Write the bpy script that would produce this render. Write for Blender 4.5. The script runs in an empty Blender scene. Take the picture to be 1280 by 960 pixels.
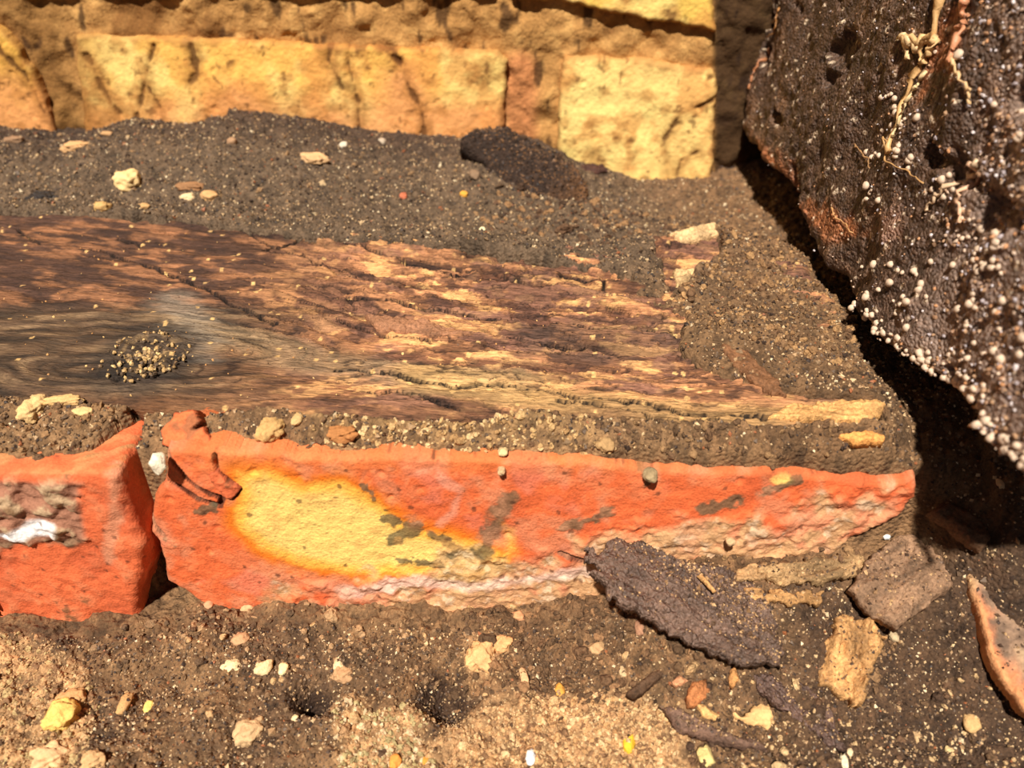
import bpy, math, random
import numpy as np
from mathutils import Vector
C = bpy.context.scene.collection
random.seed(4); rng = np.random.default_rng(4)

# ------------------------------------------------------------------ camera, sun, sky, exposure
PITCH = math.radians(36.0); F = 1004.0; CAM = np.array([0.0, 0.0, 0.21])
cs, sn = math.cos(PITCH), math.sin(PITCH)
cam = bpy.data.cameras.new('camera'); co = bpy.data.objects.new('camera', cam); C.objects.link(co)
co.location = CAM; co.rotation_euler = (math.radians(90) - PITCH, 0, 0)
cam.sensor_width = 36; cam.lens = F / 1280 * 36; cam.clip_start = 0.005; cam.clip_end = 50
cam.dof.use_dof = True; cam.dof.focus_distance = 0.255; cam.dof.aperture_fstop = 11.0
bpy.context.scene.camera = co
w = bpy.data.worlds.new('sky'); bpy.context.scene.world = w; w.use_nodes = True
w.node_tree.nodes['Background'].inputs[0].default_value = (0.86, 0.88, 1.0, 1)
w.node_tree.nodes['Background'].inputs[1].default_value = 0.075
sl = bpy.data.lights.new('sun', 'SUN'); so = bpy.data.objects.new('sun', sl); C.objects.link(so)
sl.energy = 6.7; sl.angle = math.radians(2.0); sl.color = (1.0, 0.945, 0.86)
so.rotation_euler = Vector((0.17, 0.62, -1.0)).to_track_quat('-Z', 'Y').to_euler(); so.location = (-.2, -.6, 1.2)
vs = bpy.context.scene.view_settings
vs.view_transform = 'Standard'; vs.look = 'None'; vs.gamma = 1.0; vs.use_curve_mapping = False; vs.exposure = 0.0

# ------------------------------------------------------------------ numeric helpers
def lin(c):
    c = np.array(c, float) / 255.0
    return np.where(c <= 0.04045, c / 12.92, ((c + 0.055) / 1.055) ** 2.4)
def sstep(x, a, b):
    t = np.clip((x - a) / (b - a), 0, 1); return t * t * (3 - 2 * t)
def h2(ix, iy, s):
    n = (ix.astype(np.int64) * 374761393 + iy.astype(np.int64) * 668265263 + s * 1442695041) & 0xffffffff
    n = ((n ^ (n >> 13)) * 1274126177) & 0xffffffff
    n = ((n ^ (n >> 15)) * 2246822519) & 0xffffffff
    return ((n ^ (n >> 16)) & 0xffffff) / 16777215.0
def vn(x, y, s=0):
    ix = np.floor(x); iy = np.floor(y); fx = x - ix; fy = y - iy
    fx = fx * fx * (3 - 2 * fx); fy = fy * fy * (3 - 2 * fy)
    a = h2(ix, iy, s); b = h2(ix + 1, iy, s); c = h2(ix, iy + 1, s); d = h2(ix + 1, iy + 1, s)
    return (a + (b - a) * fx) * (1 - fy) + (c + (d - c) * fx) * fy
def fbm(x, y, sc, o=4, s=0, g=0.5):            # sc: feature size in metres; about -1..1
    r = 0; a = 1; t = 0; f = 1 / sc
    ca, sa = 0.8, 0.6
    X, Y = x * f + 13.7, y * f + 7.1
    for i in range(o):
        r = r + a * (vn(X, Y, s + i * 17) * 2 - 1); t += a; a *= g
        X, Y = (X * ca - Y * sa) * 2.03, (X * sa + Y * ca) * 2.03
    return r / t * 1.6
def wor(x, y, sc, s=0):                        # F1 distance (cell units), cell id
    X = x / sc; Y = y / sc; ix = np.floor(X); iy = np.floor(Y)
    best = np.full(X.shape, 9.0); idv = np.zeros(X.shape)
    for dx in (-1, 0, 1):
        for dy in (-1, 0, 1):
            cx = ix + dx; cy = iy + dy
            px = cx + h2(cx, cy, s); py = cy + h2(cx, cy, s + 5)
            d = (px - X) ** 2 + (py - Y) ** 2
            m = d < best; best = np.where(m, d, best); idv = np.where(m, h2(cx, cy, s + 9), idv)
    return np.sqrt(best), idv
def polysd(u, v, poly):                        # signed distance, + inside
    P = np.array(poly); n = len(P); d = np.full(u.shape, 1e9); ins = np.zeros(u.shape, bool)
    for i in range(n):
        a = P[i]; b = P[(i + 1) % n]; e = b - a; wx = u - a[0]; wy = v - a[1]
        t = np.clip((wx * e[0] + wy * e[1]) / (e @ e + 1e-18), 0, 1)
        d = np.minimum(d, (wx - e[0] * t) ** 2 + (wy - e[1] * t) ** 2)
        c = ((a[1] > v) != (b[1] > v)) & (u < (b[0] - a[0]) * (v - a[1]) / (b[1] - a[1] + 1e-18) + a[0])
        ins ^= c
    d = np.sqrt(d); return np.where(ins, d, -d)
def linesd(u, v, pl):
    P = np.array(pl); d = np.full(u.shape, 1e9)
    for i in range(len(P) - 1):
        a = P[i]; b = P[i + 1]; e = b - a; wx = u - a[0]; wy = v - a[1]
        t = np.clip((wx * e[0] + wy * e[1]) / (e @ e + 1e-18), 0, 1)
        d = np.minimum(d, (wx - e[0] * t) ** 2 + (wy - e[1] * t) ** 2)
    return np.sqrt(d)
def mix(c, col, m):
    return c + (lin(col) - c) * np.clip(m, 0, 1)[..., None]
def ray(px, py):
    u = (px - 640) / F; up = -(py - 480) / F
    return np.array([u, cs + up * sn, -sn + up * cs])
class Frame:                                   # a real plane in the scene: origin, two axes, outward normal
    def __init__(s, O, U, V):
        s.O = np.array(O, float); s.U = np.array(U, float); s.U /= np.linalg.norm(s.U)
        V = np.array(V, float); V -= s.U * (V @ s.U); s.V = V / np.linalg.norm(V); s.N = np.cross(s.U, s.V)
    def px(s, pts):
        r = []
        for x, y in pts:
            d = ray(x, y); t = ((s.O - CAM) @ s.N) / (d @ s.N); p = CAM + d * t - s.O
            r.append((p @ s.U, p @ s.V))
        return r
    def world(s, u, v, h):
        return s.O + u[..., None] * s.U + v[..., None] * s.V + h[..., None] * s.N
WALL = Frame((0, .39, 0), (1, 0, 0), (0, 0, 1))
RED = Frame((0, .1665, 0), (1, 0, 0), (0, 0, 1))
PLANK = Frame((0, .24, .0705), (1, 0, 0), (0, 1, .035))
GROUND = Frame((0, 0, .002), (1, 0, 0), (0, 1, 0))
LEDGE = Frame((0, 0, .064), (1, 0, 0), (0, 1, 0))
JOIST = Frame((.109, 0, .09), (0, -1, 0), (.12, 0, 1))

# ------------------------------------------------------------------ materials
def material(name, rough=.8, bump=.35, bscale=900, speck=.35, sscale=1400, spec=.3, subs=0.0, crumb=0, stretch=None):
    m = bpy.data.materials.new(name); m.use_nodes = True; nt = m.node_tree; N = nt.nodes; L = nt.links
    b = N['Principled BSDF']; b.inputs['Roughness'].default_value = rough
    b.inputs['Specular IOR Level'].default_value = spec
    at = N.new('ShaderNodeAttribute'); at.attribute_name = 'Col'
    tc = N.new('ShaderNodeTexCoord')
    n1 = N.new('ShaderNodeTexNoise'); n1.inputs['Scale'].default_value = sscale; n1.inputs['Detail'].default_value = 5
    n1.inputs['Roughness'].default_value = .7
    src0 = tc.outputs['Object']
    if stretch:
        m0 = N.new('ShaderNodeMapping'); m0.inputs['Rotation'].default_value = (0, 0, .12); L.new(src0, m0.inputs[0]); src0 = m0.outputs[0]
        mp = N.new('ShaderNodeMapping'); mp.inputs['Scale'].default_value = stretch; L.new(src0, mp.inputs[0]); src0 = mp.outputs[0]
    L.new(src0, n1.inputs['Vector'])
    mr = N.new('ShaderNodeMapRange'); mr.inputs[1].default_value = .3; mr.inputs[2].default_value = .7
    mr.inputs[3].default_value = 1 - speck; mr.inputs[4].default_value = 1 + speck
    L.new(n1.outputs[0], mr.inputs[0])
    mx = N.new('ShaderNodeMix'); mx.data_type = 'RGBA'; mx.blend_type = 'MULTIPLY'; mx.inputs[0].default_value = 1
    L.new(at.outputs['Color'], mx.inputs[6]); L.new(mr.outputs[0], mx.inputs[7])
    L.new(mx.outputs[2], b.inputs['Base Color'])
    n2 = N.new('ShaderNodeTexNoise'); n2.inputs['Scale'].default_value = bscale; n2.inputs['Detail'].default_value = 6
    L.new(src0, n2.inputs['Vector'])
    bp = N.new('ShaderNodeBump'); bp.inputs['Strength'].default_value = bump; bp.inputs['Distance'].default_value = .0012
    src = n2.outputs[0]
    if crumb:
        vo = N.new('ShaderNodeTexVoronoi'); vo.inputs['Scale'].default_value = crumb
        L.new(tc.outputs['Object'], vo.inputs['Vector'])
        sb = N.new('ShaderNodeMath'); sb.operation = 'SUBTRACT'
        L.new(n2.outputs[0], sb.inputs[0]); L.new(vo.outputs['Distance'], sb.inputs[1]); src = sb.outputs[0]
    L.new(src, bp.inputs['Height']); L.new(bp.outputs[0], b.inputs['Normal'])
    return m
M_soil = material('crumbly_soil', .85, .7, 1100, .45, 1300, .35, crumb=700)
M_grain = material('loose_grain', .6, .3, 1500, .3, 1500, .5)
M_wood = material('weathered_wood', .75, .8, 900, .5, 1100, .3)
M_plank = material('plank_grain', .75, .9, 1500, .65, 1700, .3, stretch=(.12, 1, 1))
M_dark = material('rotten_wood', .6, .8, 900, .5, 1100, .5, crumb=900)
M_red = material('fired_brick', .85, .35, 1300, .2, 1300, .2)
M_yel = material('stock_brick', .85, .5, 500, .16, 300, .2)
M_mort = material('lime_mortar', .9, .6, 700, .25, 900, .2)
M_bead = material('pale_fungus', .5, .2, 1500, .12, 1200, .5)
M_stone = material('mortar_crumb', .85, .4, 1200, .2, 1200, .3)

# ------------------------------------------------------------------ mesh helpers
def make(name, V, Fq, col, mat, parent=None, smooth=True, tris=None, ngons=None):
    me = bpy.data.meshes.new(name); V = np.asarray(V, np.float32).reshape(-1, 3)
    parts = []; 
    if Fq is not None and len(Fq): parts.append((np.asarray(Fq).reshape(-1, 4), 4))
    if tris is not None and len(tris): parts.append((np.asarray(tris).reshape(-1, 3), 3))
    li = [p.ravel() for p, k in parts]; ct = [np.full(len(p), k) for p, k in parts]
    for g in (ngons or []): li.append(np.asarray(g)); ct.append(np.array([len(g)]))
    li = np.concatenate(li).astype(np.int32); ct = np.concatenate(ct).astype(np.int32)
    me.vertices.add(len(V)); me.vertices.foreach_set('co', V.ravel())
    me.loops.add(len(li)); me.loops.foreach_set('vertex_index', li)
    me.polygons.add(len(ct)); st = np.concatenate([[0], np.cumsum(ct)[:-1]]).astype(np.int32)
    me.polygons.foreach_set('loop_start', st); me.polygons.foreach_set('loop_total', ct)
    sm = np.full(len(ct), smooth)
    if ngons: sm[-len(ngons):] = False
    me.polygons.foreach_set('use_smooth', sm)
    me.update(calc_edges=True)
    ca = me.color_attributes.new('Col', 'FLOAT_COLOR', 'POINT')
    c4 = np.ones((len(V), 4), np.float32); c4[:, :3] = np.clip(col, 0.001, .95); ca.data.foreach_set('color', c4.ravel())
    me.materials.append(mat)
    o = bpy.data.objects.new(name, me); C.objects.link(o)
    if parent: o.parent = parent
    return o
def tag(o, label=None, cat=None, group=None, kind=None):
    if label: o['label'] = label
    if cat: o['category'] = cat
    if group: o['group'] = group
    if kind: o['kind'] = kind
    return o
def recenter(o):                               # put the origin at the base of the thing
    me = o.data; n = len(me.vertices); a = np.empty(n * 3, np.float32); me.vertices.foreach_get('co', a); a = a.reshape(-1, 3)
    c = (a.min(0) + a.max(0)) / 2; c[2] = a[:, 2].min()
    me.vertices.foreach_set('co', (a - c).ravel()); o.location = c; me.update()
    return o
def relief(name, fr, poly, res, thick, hf, cf, mat, parent=None, edge=0.0, esc=.004, seed=0, R=.002, warp=None, tback=None):
    poly = np.array(poly); lo = poly.min(0) - .004; hi = poly.max(0) + .004
    nu = int((hi[0] - lo[0]) / res) + 1; nv = int((hi[1] - lo[1]) / res) + 1
    u, v = np.meshgrid(lo[0] + np.arange(nu) * res, lo[1] + np.arange(nv) * res, indexing='ij')
    sd = polysd(u, v, poly)
    if edge: sd = sd + fbm(u, v, esc, 4, seed + 91) * edge
    gu, gv = np.gradient(sd, res); gl = np.maximum(np.sqrt(gu ** 2 + gv ** 2), .3)
    k = sd > -.8 * res
    cell = k[:-1, :-1] & k[1:, :-1] & k[1:, 1:] & k[:-1, 1:]
    neg = (sd < 0) & k
    u = np.where(neg, u - sd * gu / gl ** 2, u); v = np.where(neg, v - sd * gv / gl ** 2, v); sd = np.where(neg, 0, sd)
    h = hf(u, v, sd)
    if R: q = np.clip(1 - sd / R, 0, 1); h = h - R * (1 - np.sqrt(np.maximum(1 - q * q, 0)))
    idx = np.full(u.shape, -1); use = np.zeros(u.shape, bool)
    use[:-1, :-1] |= cell; use[1:, :-1] |= cell; use[1:, 1:] |= cell; use[:-1, 1:] |= cell
    idx[use] = np.arange(use.sum())
    q = np.stack([idx[:-1, :-1][cell], idx[1:, :-1][cell], idx[1:, 1:][cell], idx[:-1, 1:][cell]], 1)
    U, Vv, H, S = u[use], v[use], h[use], sd[use]
    col = cf(U, Vv, S, H)
    # boundary
    e = np.concatenate([q[:, [0, 1]], q[:, [1, 2]], q[:, [2, 3]], q[:, [3, 0]]]); n = len(U)
    key = e[:, 0].astype(np.int64) * n + e[:, 1]; rkey = e[:, 1].astype(np.int64) * n + e[:, 0]
    be = e[~np.isin(key, rkey)]
    bv = np.unique(be); m = np.full(n, -1); m[bv] = n + np.arange(len(bv))
    bh = np.full(len(bv), -thick) if tback is None else tback(U[bv], Vv[bv])
    U2 = np.concatenate([U, U[bv]]); V2 = np.concatenate([Vv, Vv[bv]]); H2 = np.concatenate([H, bh])
    col = np.concatenate([col, col[bv]])
    if warp: U2, V2, H2 = warp(U2, V2, H2)
    skirt = np.stack([be[:, 1], be[:, 0], m[be[:, 0]], m[be[:, 1]]], 1)
    nxt = {}
    for a, b in be: nxt.setdefault(int(a), []).append(int(b))
    loops = []
    while nxt:
        s0 = next(iter(nxt)); lp = [s0]; c = s0
        while c in nxt:
            l = nxt[c]; d = l.pop(); 
            if not l: del nxt[c]
            if d == s0: break
            lp.append(d); c = d
        if len(lp) > 2: loops.append([int(m[i]) for i in lp][::-1])
    return make(name, fr.world(U2, V2, H2), np.concatenate([q, skirt]), col, mat, parent, True, None, loops)
def ico(sub=0):
    t = (1 + 5 ** .5) / 2
    v = [(-1, t, 0), (1, t, 0), (-1, -t, 0), (1, -t, 0), (0, -1, t), (0, 1, t), (0, -1, -t), (0, 1, -t), (t, 0, -1), (t, 0, 1), (-t, 0, -1), (-t, 0, 1)]
    f = [(0, 11, 5), (0, 5, 1), (0, 1, 7), (0, 7, 10), (0, 10, 11), (1, 5, 9), (5, 11, 4), (11, 10, 2), (10, 7, 6), (7, 1, 8), (3, 9, 4), (3, 4, 2), (3, 2, 6), (3, 6, 8), (3, 8, 9), (4, 9, 5), (2, 4, 11), (6, 2, 10), (8, 6, 7), (9, 8, 1)]
    v = [np.array(p) / np.linalg.norm(p) for p in v]
    for _ in range(sub):
        c = {}; nf = []
        def mid(a, b):
            k = (min(a, b), max(a, b))
            if k not in c: p = v[a] + v[b]; v.append(p / np.linalg.norm(p)); c[k] = len(v) - 1
            return c[k]
        for a, b, d in f:
            x, y, z = mid(a, b), mid(b, d), mid(d, a); nf += [(a, x, z), (b, y, x), (d, z, y), (x, y, z)]
        f = nf
    return np.array(v), np.array(f)
ICO0, ICO1, ICO2, ICO3 = ico(0), ico(1), ico(2), ico(3)
OCT = (np.array([(1, 0, 0), (-1, 0, 0), (0, 1, 0), (0, -1, 0), (0, 0, 1), (0, 0, -1)], float), np.array([(0, 2, 4), (2, 1, 4), (1, 3, 4), (3, 0, 4), (2, 0, 5), (1, 2, 5), (3, 1, 5), (0, 3, 5)]))
def dust(o, n, s=.0004, pal_=((70, 50, 36), (110, 82, 58), (150, 114, 78), (200, 160, 112), (90, 66, 46)), label=None, w=None):
    me = o.data; a = np.empty(len(me.vertices) * 3, np.float32); me.vertices.foreach_get('co', a); a = a.reshape(-1, 3)
    b = np.empty(len(me.vertices) * 3, np.float32); me.vertices.foreach_get('normal', b); b = b.reshape(-1, 3)
    p = np.clip(b[:, 2], 0, 1) ** 2 + 1e-9
    if w is not None: p = p * w(a)
    k = rng.choice(len(a), n, p=p / p.sum()); P_ = a[k] + rng.uniform(-1, 1, (n, 3)) * .0002
    g_ = scatter('grit', P_, s * np.exp(rng.normal(0, .35, n)), np.array([lin(c) for c in pal_])[rng.integers(0, len(pal_), n)], M_grain, o, base=OCT)
    g_['kind'] = 'stuff'; return g_
def rotm(n):
    q = rng.normal(size=(n, 4)); q /= np.linalg.norm(q, axis=1)[:, None]; a, b, c, d = q.T
    return np.stack([np.stack([1 - 2 * (c * c + d * d), 2 * (b * c - a * d), 2 * (b * d + a * c)], -1),
                     np.stack([2 * (b * c + a * d), 1 - 2 * (b * b + d * d), 2 * (c * d - a * b)], -1),
                     np.stack([2 * (b * d - a * c), 2 * (c * d + a * b), 1 - 2 * (b * b + c * c)], -1)], 1)
def scatter(name, P, size, cols, mat, parent=None, aniso=.45, smooth=False, base=ICO0):
    n = len(P); v, f = base; R = rotm(n)
    s = size[:, None] * rng.uniform(1 - aniso, 1 + aniso * .6, (n, 3))
    X = v[None] * s[:, None, :] * rng.uniform(.75, 1.15, (n, len(v), 1))
    X = np.einsum('nij,nkj->nki', R, X) + P[:, None, :]
    T = f[None] + (np.arange(n) * len(v))[:, None, None]
    return make(name, X.reshape(-1, 3), None, np.repeat(cols, len(v), 0), mat, parent, smooth, tris=T.reshape(-1, 3))
def lump(name, p, r, col, mat, parent=None, sub=ICO2, rough=.25, seed=0, rz=None, var=.15, sc=.6):
    """irregular crumb; r = (rx, ry, rz) in metres, resting with its lower third in the soil"""
    v = sub[0].copy(); a = seed * 1.7
    n = fbm(v[:, 0] + v[:, 2] * .7 + a, v[:, 1] - v[:, 2] * .6 + a, sc, 3, seed) ; n2 = fbm(v[:, 2] + a, v[:, 0] - v[:, 1] - a, sc * .8, 3, seed + 7)
    d = 1 + rough * (n + n2) * .8
    v = np.sign(v) * np.abs(v) ** .85 * d[:, None] * np.array(r)
    t = rz if rz is not None else random.uniform(0, 3.14)
    c, s = math.cos(t), math.sin(t)
    v = np.stack([v[:, 0] * c - v[:, 1] * s, v[:, 0] * s + v[:, 1] * c, v[:, 2] + .35 * r[2]], 1)
    colr = np.tile(lin(col), (len(v), 1)) * (1 + var * n2[:, None])
    o = make(name, v, None, colr, mat, parent, True, tris=sub[1]); o.location = p
    return o
def tube(name, pts, rads, col, mat, parent=None, k=6, wob=.0):
    pts = np.array(pts); n = len(pts); T = np.gradient(pts, axis=0); T /= np.linalg.norm(T, axis=1)[:, None] + 1e-12
    up = np.array([.3, .2, .9]); A = np.cross(T, up); A /= np.linalg.norm(A, axis=1)[:, None] + 1e-12; B = np.cross(T, A)
    a = np.arange(k) / k * 2 * np.pi; r = np.array(rads)[:, None, None] * (1 + wob * rng.uniform(-1, 1, (n, k, 1)))
    V = pts[:, None] + r * (np.cos(a)[None, :, None] * A[:, None] + np.sin(a)[None, :, None] * B[:, None])
    i = np.arange(n - 1)[:, None] * k; j = np.arange(k)[None]; j2 = (j + 1) % k
    q = np.stack([i + j, i + j2, i + k + j2, i + k + j], -1).reshape(-1, 4)
    g = [list(range(k))[::-1], [(n - 1) * k + x for x in range(k)]]
    return make(name, V.reshape(-1, 3), q, np.tile(lin(col), (n * k, 1)), mat, parent, True, ngons=g)
def spline(pts, n=30):
    P = np.array(pts, float); t = np.linspace(0, 1, len(P)); s = np.linspace(0, 1, n)
    return np.stack([np.interp(s, t, P[:, i]) for i in range(P.shape[1])], 1)

# ------------------------------------------------------------------ soil height
contact = WALL.px([(-200, 140), (0, 150), (60, 155), (110, 165), (160, 150), (250, 148), (300, 137), (350, 145), (430, 162), (530, 172), (575, 178), (610, 175), (680, 188), (740, 208), (800, 228), (880, 228), (960, 205), (1200, 190)])
CX = np.array([p[0] for p in contact]); CZ = np.array([p[1] for p in contact])
plank_full = PLANK.px([(-260, 262), (0, 258), (250, 262), (500, 285), (760, 305), (900, 280), (1000, 320), (1060, 400), (1105, 500), (1098, 530), (1000, 532), (880, 527), (720, 523), (545, 521), (440, 519), (300, 513), (205, 508), (100, 499), (0, 490), (-260, 470)])
plank_vis = PLANK.px([(-260, 268), (0, 268), (130, 272), (300, 288), (420, 298), (560, 312), (700, 325), (790, 345), (815, 380), (860, 400), (850, 440), (900, 468), (980, 492), (1100, 500), (1120, 528), (1098, 530), (1000, 532), (880, 527), (720, 523), (545, 521), (440, 519), (300, 513), (205, 508), (100, 499), (0, 490), (-260, 470)])
pale_patch = PLANK.px([(820, 285), (890, 278), (905, 320), (870, 350), (835, 372), (825, 340)])
LF = LEDGE.px([(-300, 572), (0, 575), (60, 578), (105, 566), (150, 532), (186, 515), (206, 515)])   # where soil on the ledge gives way to the left brick
LX = np.array([p[0] for p in LF]); LY = np.array([p[1] for p in LF])
bt_ = RED.px([(205, 571), (400, 571), (640, 575), (745, 579), (800, 588), (960, 592), (1055, 598), (1146, 600)]); BTX = [p[0] for p in bt_]; BTZ = [p[1] for p in bt_]
def soil_base(x, y):
    cz = np.interp(x, CX, CZ)
    k = sstep(y, .285, .388)
    z = .0635 + (cz - .0635) * k ** .8
    z = z + .0035 * fbm(x, y, .05, 3, 3) * sstep(y, .18, .22)
    z = z + .004 * np.exp(-(((x + .03) / .03) ** 2 + ((y - .345) / .02) ** 2))
    z = z + .0018 * sstep(y, .170, .177) * sstep(y, .215, .19) - .0008 * sstep(y, .176, .170)
    z = z + (.0016 * sstep(x, .03, .07) * sstep(y, .17, .2)) * fbm(x, y, .010, 4, 77)
    z = np.where((x > -.104) & (x < .135), np.minimum(z, np.interp(x, BTX, BTZ) + .0004 + np.maximum(y - .1697, 0) * .45 + .0006 * fbm(x, y, .004, 3, 78)), z)
    # the plank lies in it
    pu = x; pv = (y - .24); pz = .0705 + pv * .035
    sd1 = polysd(pu, pv, plank_full); over = sstep(sd1, -.012, .004)
    z = z * (1 - over) + np.maximum(z, pz + .0016 + .003 * fbm(x, y, .02, 4, 8)) * over
    sd2 = np.maximum(polysd(pu, pv, plank_vis), polysd(pu, pv, pale_patch)) + .003 * fbm(x, y, .008, 4, 21) * (.12 + .88 * sstep(y, .198, .215)) - .0006
    z = z + (pz - .008 - z) * sstep(sd2, -.001, .0025)
    z = z - .005 * sstep(sd2, -.0026, -.0012) * sstep(y, .21, .195) * sstep(x, .01, -.03)
    # ledge ends at the brick course
    zl = .0005 + .0035 * fbm(x, y, .035, 4, 33) + .0022 * fbm(x, y, .010, 4, 36)
    zl = zl + .024 * sstep(x, .005, .06) * sstep(y, .118, .17) + .018 * sstep(x, .10, .15) * sstep(y, .10, .16)
    zl = zl - .010 * sstep(x, -.03, -.12) * sstep(y, .155, .14) * 0
    for (gx, gy, r, d) in PITS: zl = zl - d * np.exp(-((x - gx) ** 2 + (y - gy) ** 2) / r ** 2)
    cut = np.where(x < -.105, np.maximum(np.interp(x, LX, LY), .1685), .1697)
    cut = np.where(x > .118, .1697 + .012 * sstep(x, .118, .135), cut)
    wd = np.where(x > .118, .002 + .05 * sstep(x, .118, .14), .002)
    s = sstep(y + np.where(x < -.105, .0022, .0010) * (fbm(x, y, .006, 4, 44) - .3), cut - wd, cut)
    return zl + (z - zl) * s
PITS = []
for (a, b, r, d) in [(388, 868, .0045, .012), (552, 862, .0075, .012), (575, 948, .004, .004), (170, 850, .006, .002), (300, 910, .01, .002), (700, 820, .01, .003)]:
    q = GROUND.px([(a, b)])[0]; PITS.append((q[0], q[1] + .001, r, d))
def soil_fine(x, y):
    d, i = wor(x, y, .0021, 3); d2, i2 = wor(x, y, .0052, 13)
    a = .55 + .45 * fbm(x, y, .03, 2, 71)
    return .0009 * (1 - d * d * 1.3) * (.4 + i) + .0017 * (1 - d2 * 1.2) * np.clip(i2 - .45, 0, 1) * 2 * a + .0005 * fbm(x, y, .0015, 3, 5)
def soil_z(x, y):
    x = np.asarray(x, float); y = np.asarray(y, float); return soil_base(x, y) + soil_fine(x, y)
def hit(px, py):
    d = ray(px, py); ts = np.linspace(.15, .55, 900); P = CAM + d * ts[:, None]
    z = soil_base(P[:, 0], P[:, 1]) + .0008; b = np.where(P[:, 2] < z)[0]
    return P[b[0]] if len(b) else P[-1]

# ------------------------------------------------------------------ soil bed
sand_polys = [GROUND.px([(560, 900), (620, 872), (700, 862), (790, 870), (850, 920), (860, 980), (540, 980)]),
              GROUND.px([(450, 870), (520, 880), (540, 960), (430, 980), (425, 905)]),
              GROUND.px([(-40, 800), (40, 790), (100, 840), (110, 900), (90, 985), (-60, 990)]),
              GROUND.px([(578, 812), (600, 800), (640, 800), (625, 820), (615, 845), (590, 840)])]
front_pale = LEDGE.px([(560, 525), (700, 530), (760, 560), (640, 575), (520, 572), (380, 560), (400, 540)])
dark_band = LEDGE.px([(200, 150), (300, 140), (430, 165), (430, 195), (370, 215), (300, 190), (240, 175)])
def soil_col(x, y, z):
    n = fbm(x, y, .02, 4, 50); n2 = fbm(x, y, .004, 3, 60); d, i = wor(x, y, .0021, 3); d2, i2 = wor(x, y, .0052, 13)
    c = np.tile(lin((110, 80, 52)), (len(x), 1))
    c = mix(c, (138, 104, 70), sstep(n, -.4, .6) * .7)
    back = sstep(y, .22, .27)
    c = mix(c, (90, 73, 56), back * .9)
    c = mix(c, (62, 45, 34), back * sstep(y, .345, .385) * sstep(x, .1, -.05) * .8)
    c = mix(c, (70, 52, 40), sstep(polysd(x, y, dark_band) + .004 * n, -.004, .006) * .8)
    c = mix(c, (128, 92, 58), back * sstep(x, .04, .1) * .6)
    fr = sstep(y, .165, .19) * (1 - back)
    c = mix(c, (104, 78, 52), fr * sstep(x, -.05, .0) * .6)
    c = mix(c, (168, 132, 84), fr * sstep(polysd(x, y, front_pale) + .004 * n2, -.003, .005) * (.35 + .5 * (i > .5)))
    low = 1 - sstep(y, .15, .17)
    c = mix(c, (82, 60, 42), low * sstep(fbm(x, y, .025, 4, 88), -.1, .6) * .7)
    for p in sand_polys: c = mix(c, (188, 144, 98), low * sstep(polysd(x, y, p) + .005 * n + .002 * n2, -.002, .004) * (.45 + .5 * i))
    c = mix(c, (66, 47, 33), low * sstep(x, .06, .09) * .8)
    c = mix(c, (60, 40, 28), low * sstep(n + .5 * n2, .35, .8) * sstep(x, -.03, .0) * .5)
    c = c * (.62 + .75 * i + .25 * n2)[:, None]
    for gx_, gy_, r_, d_ in PITS[:2]: c = mix(c, (44, 26, 16), sstep(np.hypot(x - gx_, y - gy_) + .002 * n2, r_ * 1.3, r_ * .8) * .8)
    return c
nx, ny = 840, 640
vv = np.linspace(0, 1, ny); yy = .045 + .365 * vv ** 1.1; ww = .25 + .11 * (yy - .045) / .365
uu = np.linspace(-1, 1, nx)
X = (uu[:, None] * ww[None]).ravel(); Y = np.broadcast_to(yy, (nx, ny)).ravel().copy()
zb = soil_base(X, Y); Z = zb + soil_fine(X, Y)
ii = (np.arange(nx - 1)[:, None] * ny + np.arange(ny - 1)[None]).ravel()
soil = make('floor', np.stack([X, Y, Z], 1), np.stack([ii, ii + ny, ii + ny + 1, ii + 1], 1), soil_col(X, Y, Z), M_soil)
tag(soil, kind='structure')

# loose grains lying all over the soil
n = 62000
gy = rng.uniform(.10, .388, n * 2); gx = rng.uniform(-1, 1, n * 2) * (.17 + .13 * (gy - .1) / .29)
keep = rng.uniform(0, 1, n * 2) < np.where(gy < .17, 1.0, .62)
inpl = np.maximum(polysd(gx, gy - .24, plank_vis), polysd(gx, gy - .24, pale_patch)) > .0
keep &= ~inpl & ~((gy > .158) & (gy < .1705) & (gx < .118) & (gx > -.2)) & ~((gy > .155) & (gy < np.interp(gx, LX, LY) + .001) & (gx < -.105))
gx = gx[keep][:n]; gy = gy[keep][:n]; gz = soil_z(gx, gy)
sz = .00037 * np.exp(rng.normal(0, .36, len(gx))) * np.where(gy < .17, 1.0, 1.25)
pal = np.array([lin(c) for c in [(58, 42, 32), (100, 78, 58), (136, 108, 78), (176, 140, 100), (210, 176, 130), (232, 206, 164), (80, 60, 46), (160, 96, 58)]])
pr = np.array([.2, .22, .2, .155, .1, .035, .07, .02])
gc = pal[rng.choice(8, len(gx), p=pr / pr.sum())] * np.where(gy > .22, .82, 1.0)[:, None]
insand = np.zeros(len(gx), bool)
for p in sand_polys: insand |= polysd(gx, gy, p) > -.002 * 1
gc = np.where(insand[:, None], gc * .35 + lin((205, 165, 115)) * .65, gc)
g = scatter('soil_grain', np.stack([gx, gy, gz + sz * .2], 1), sz, gc, M_grain, soil, base=OCT)
g['kind'] = 'stuff'; g['label'] = 'loose brown, tan and pale grains of grit strewn over the soil'
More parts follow.
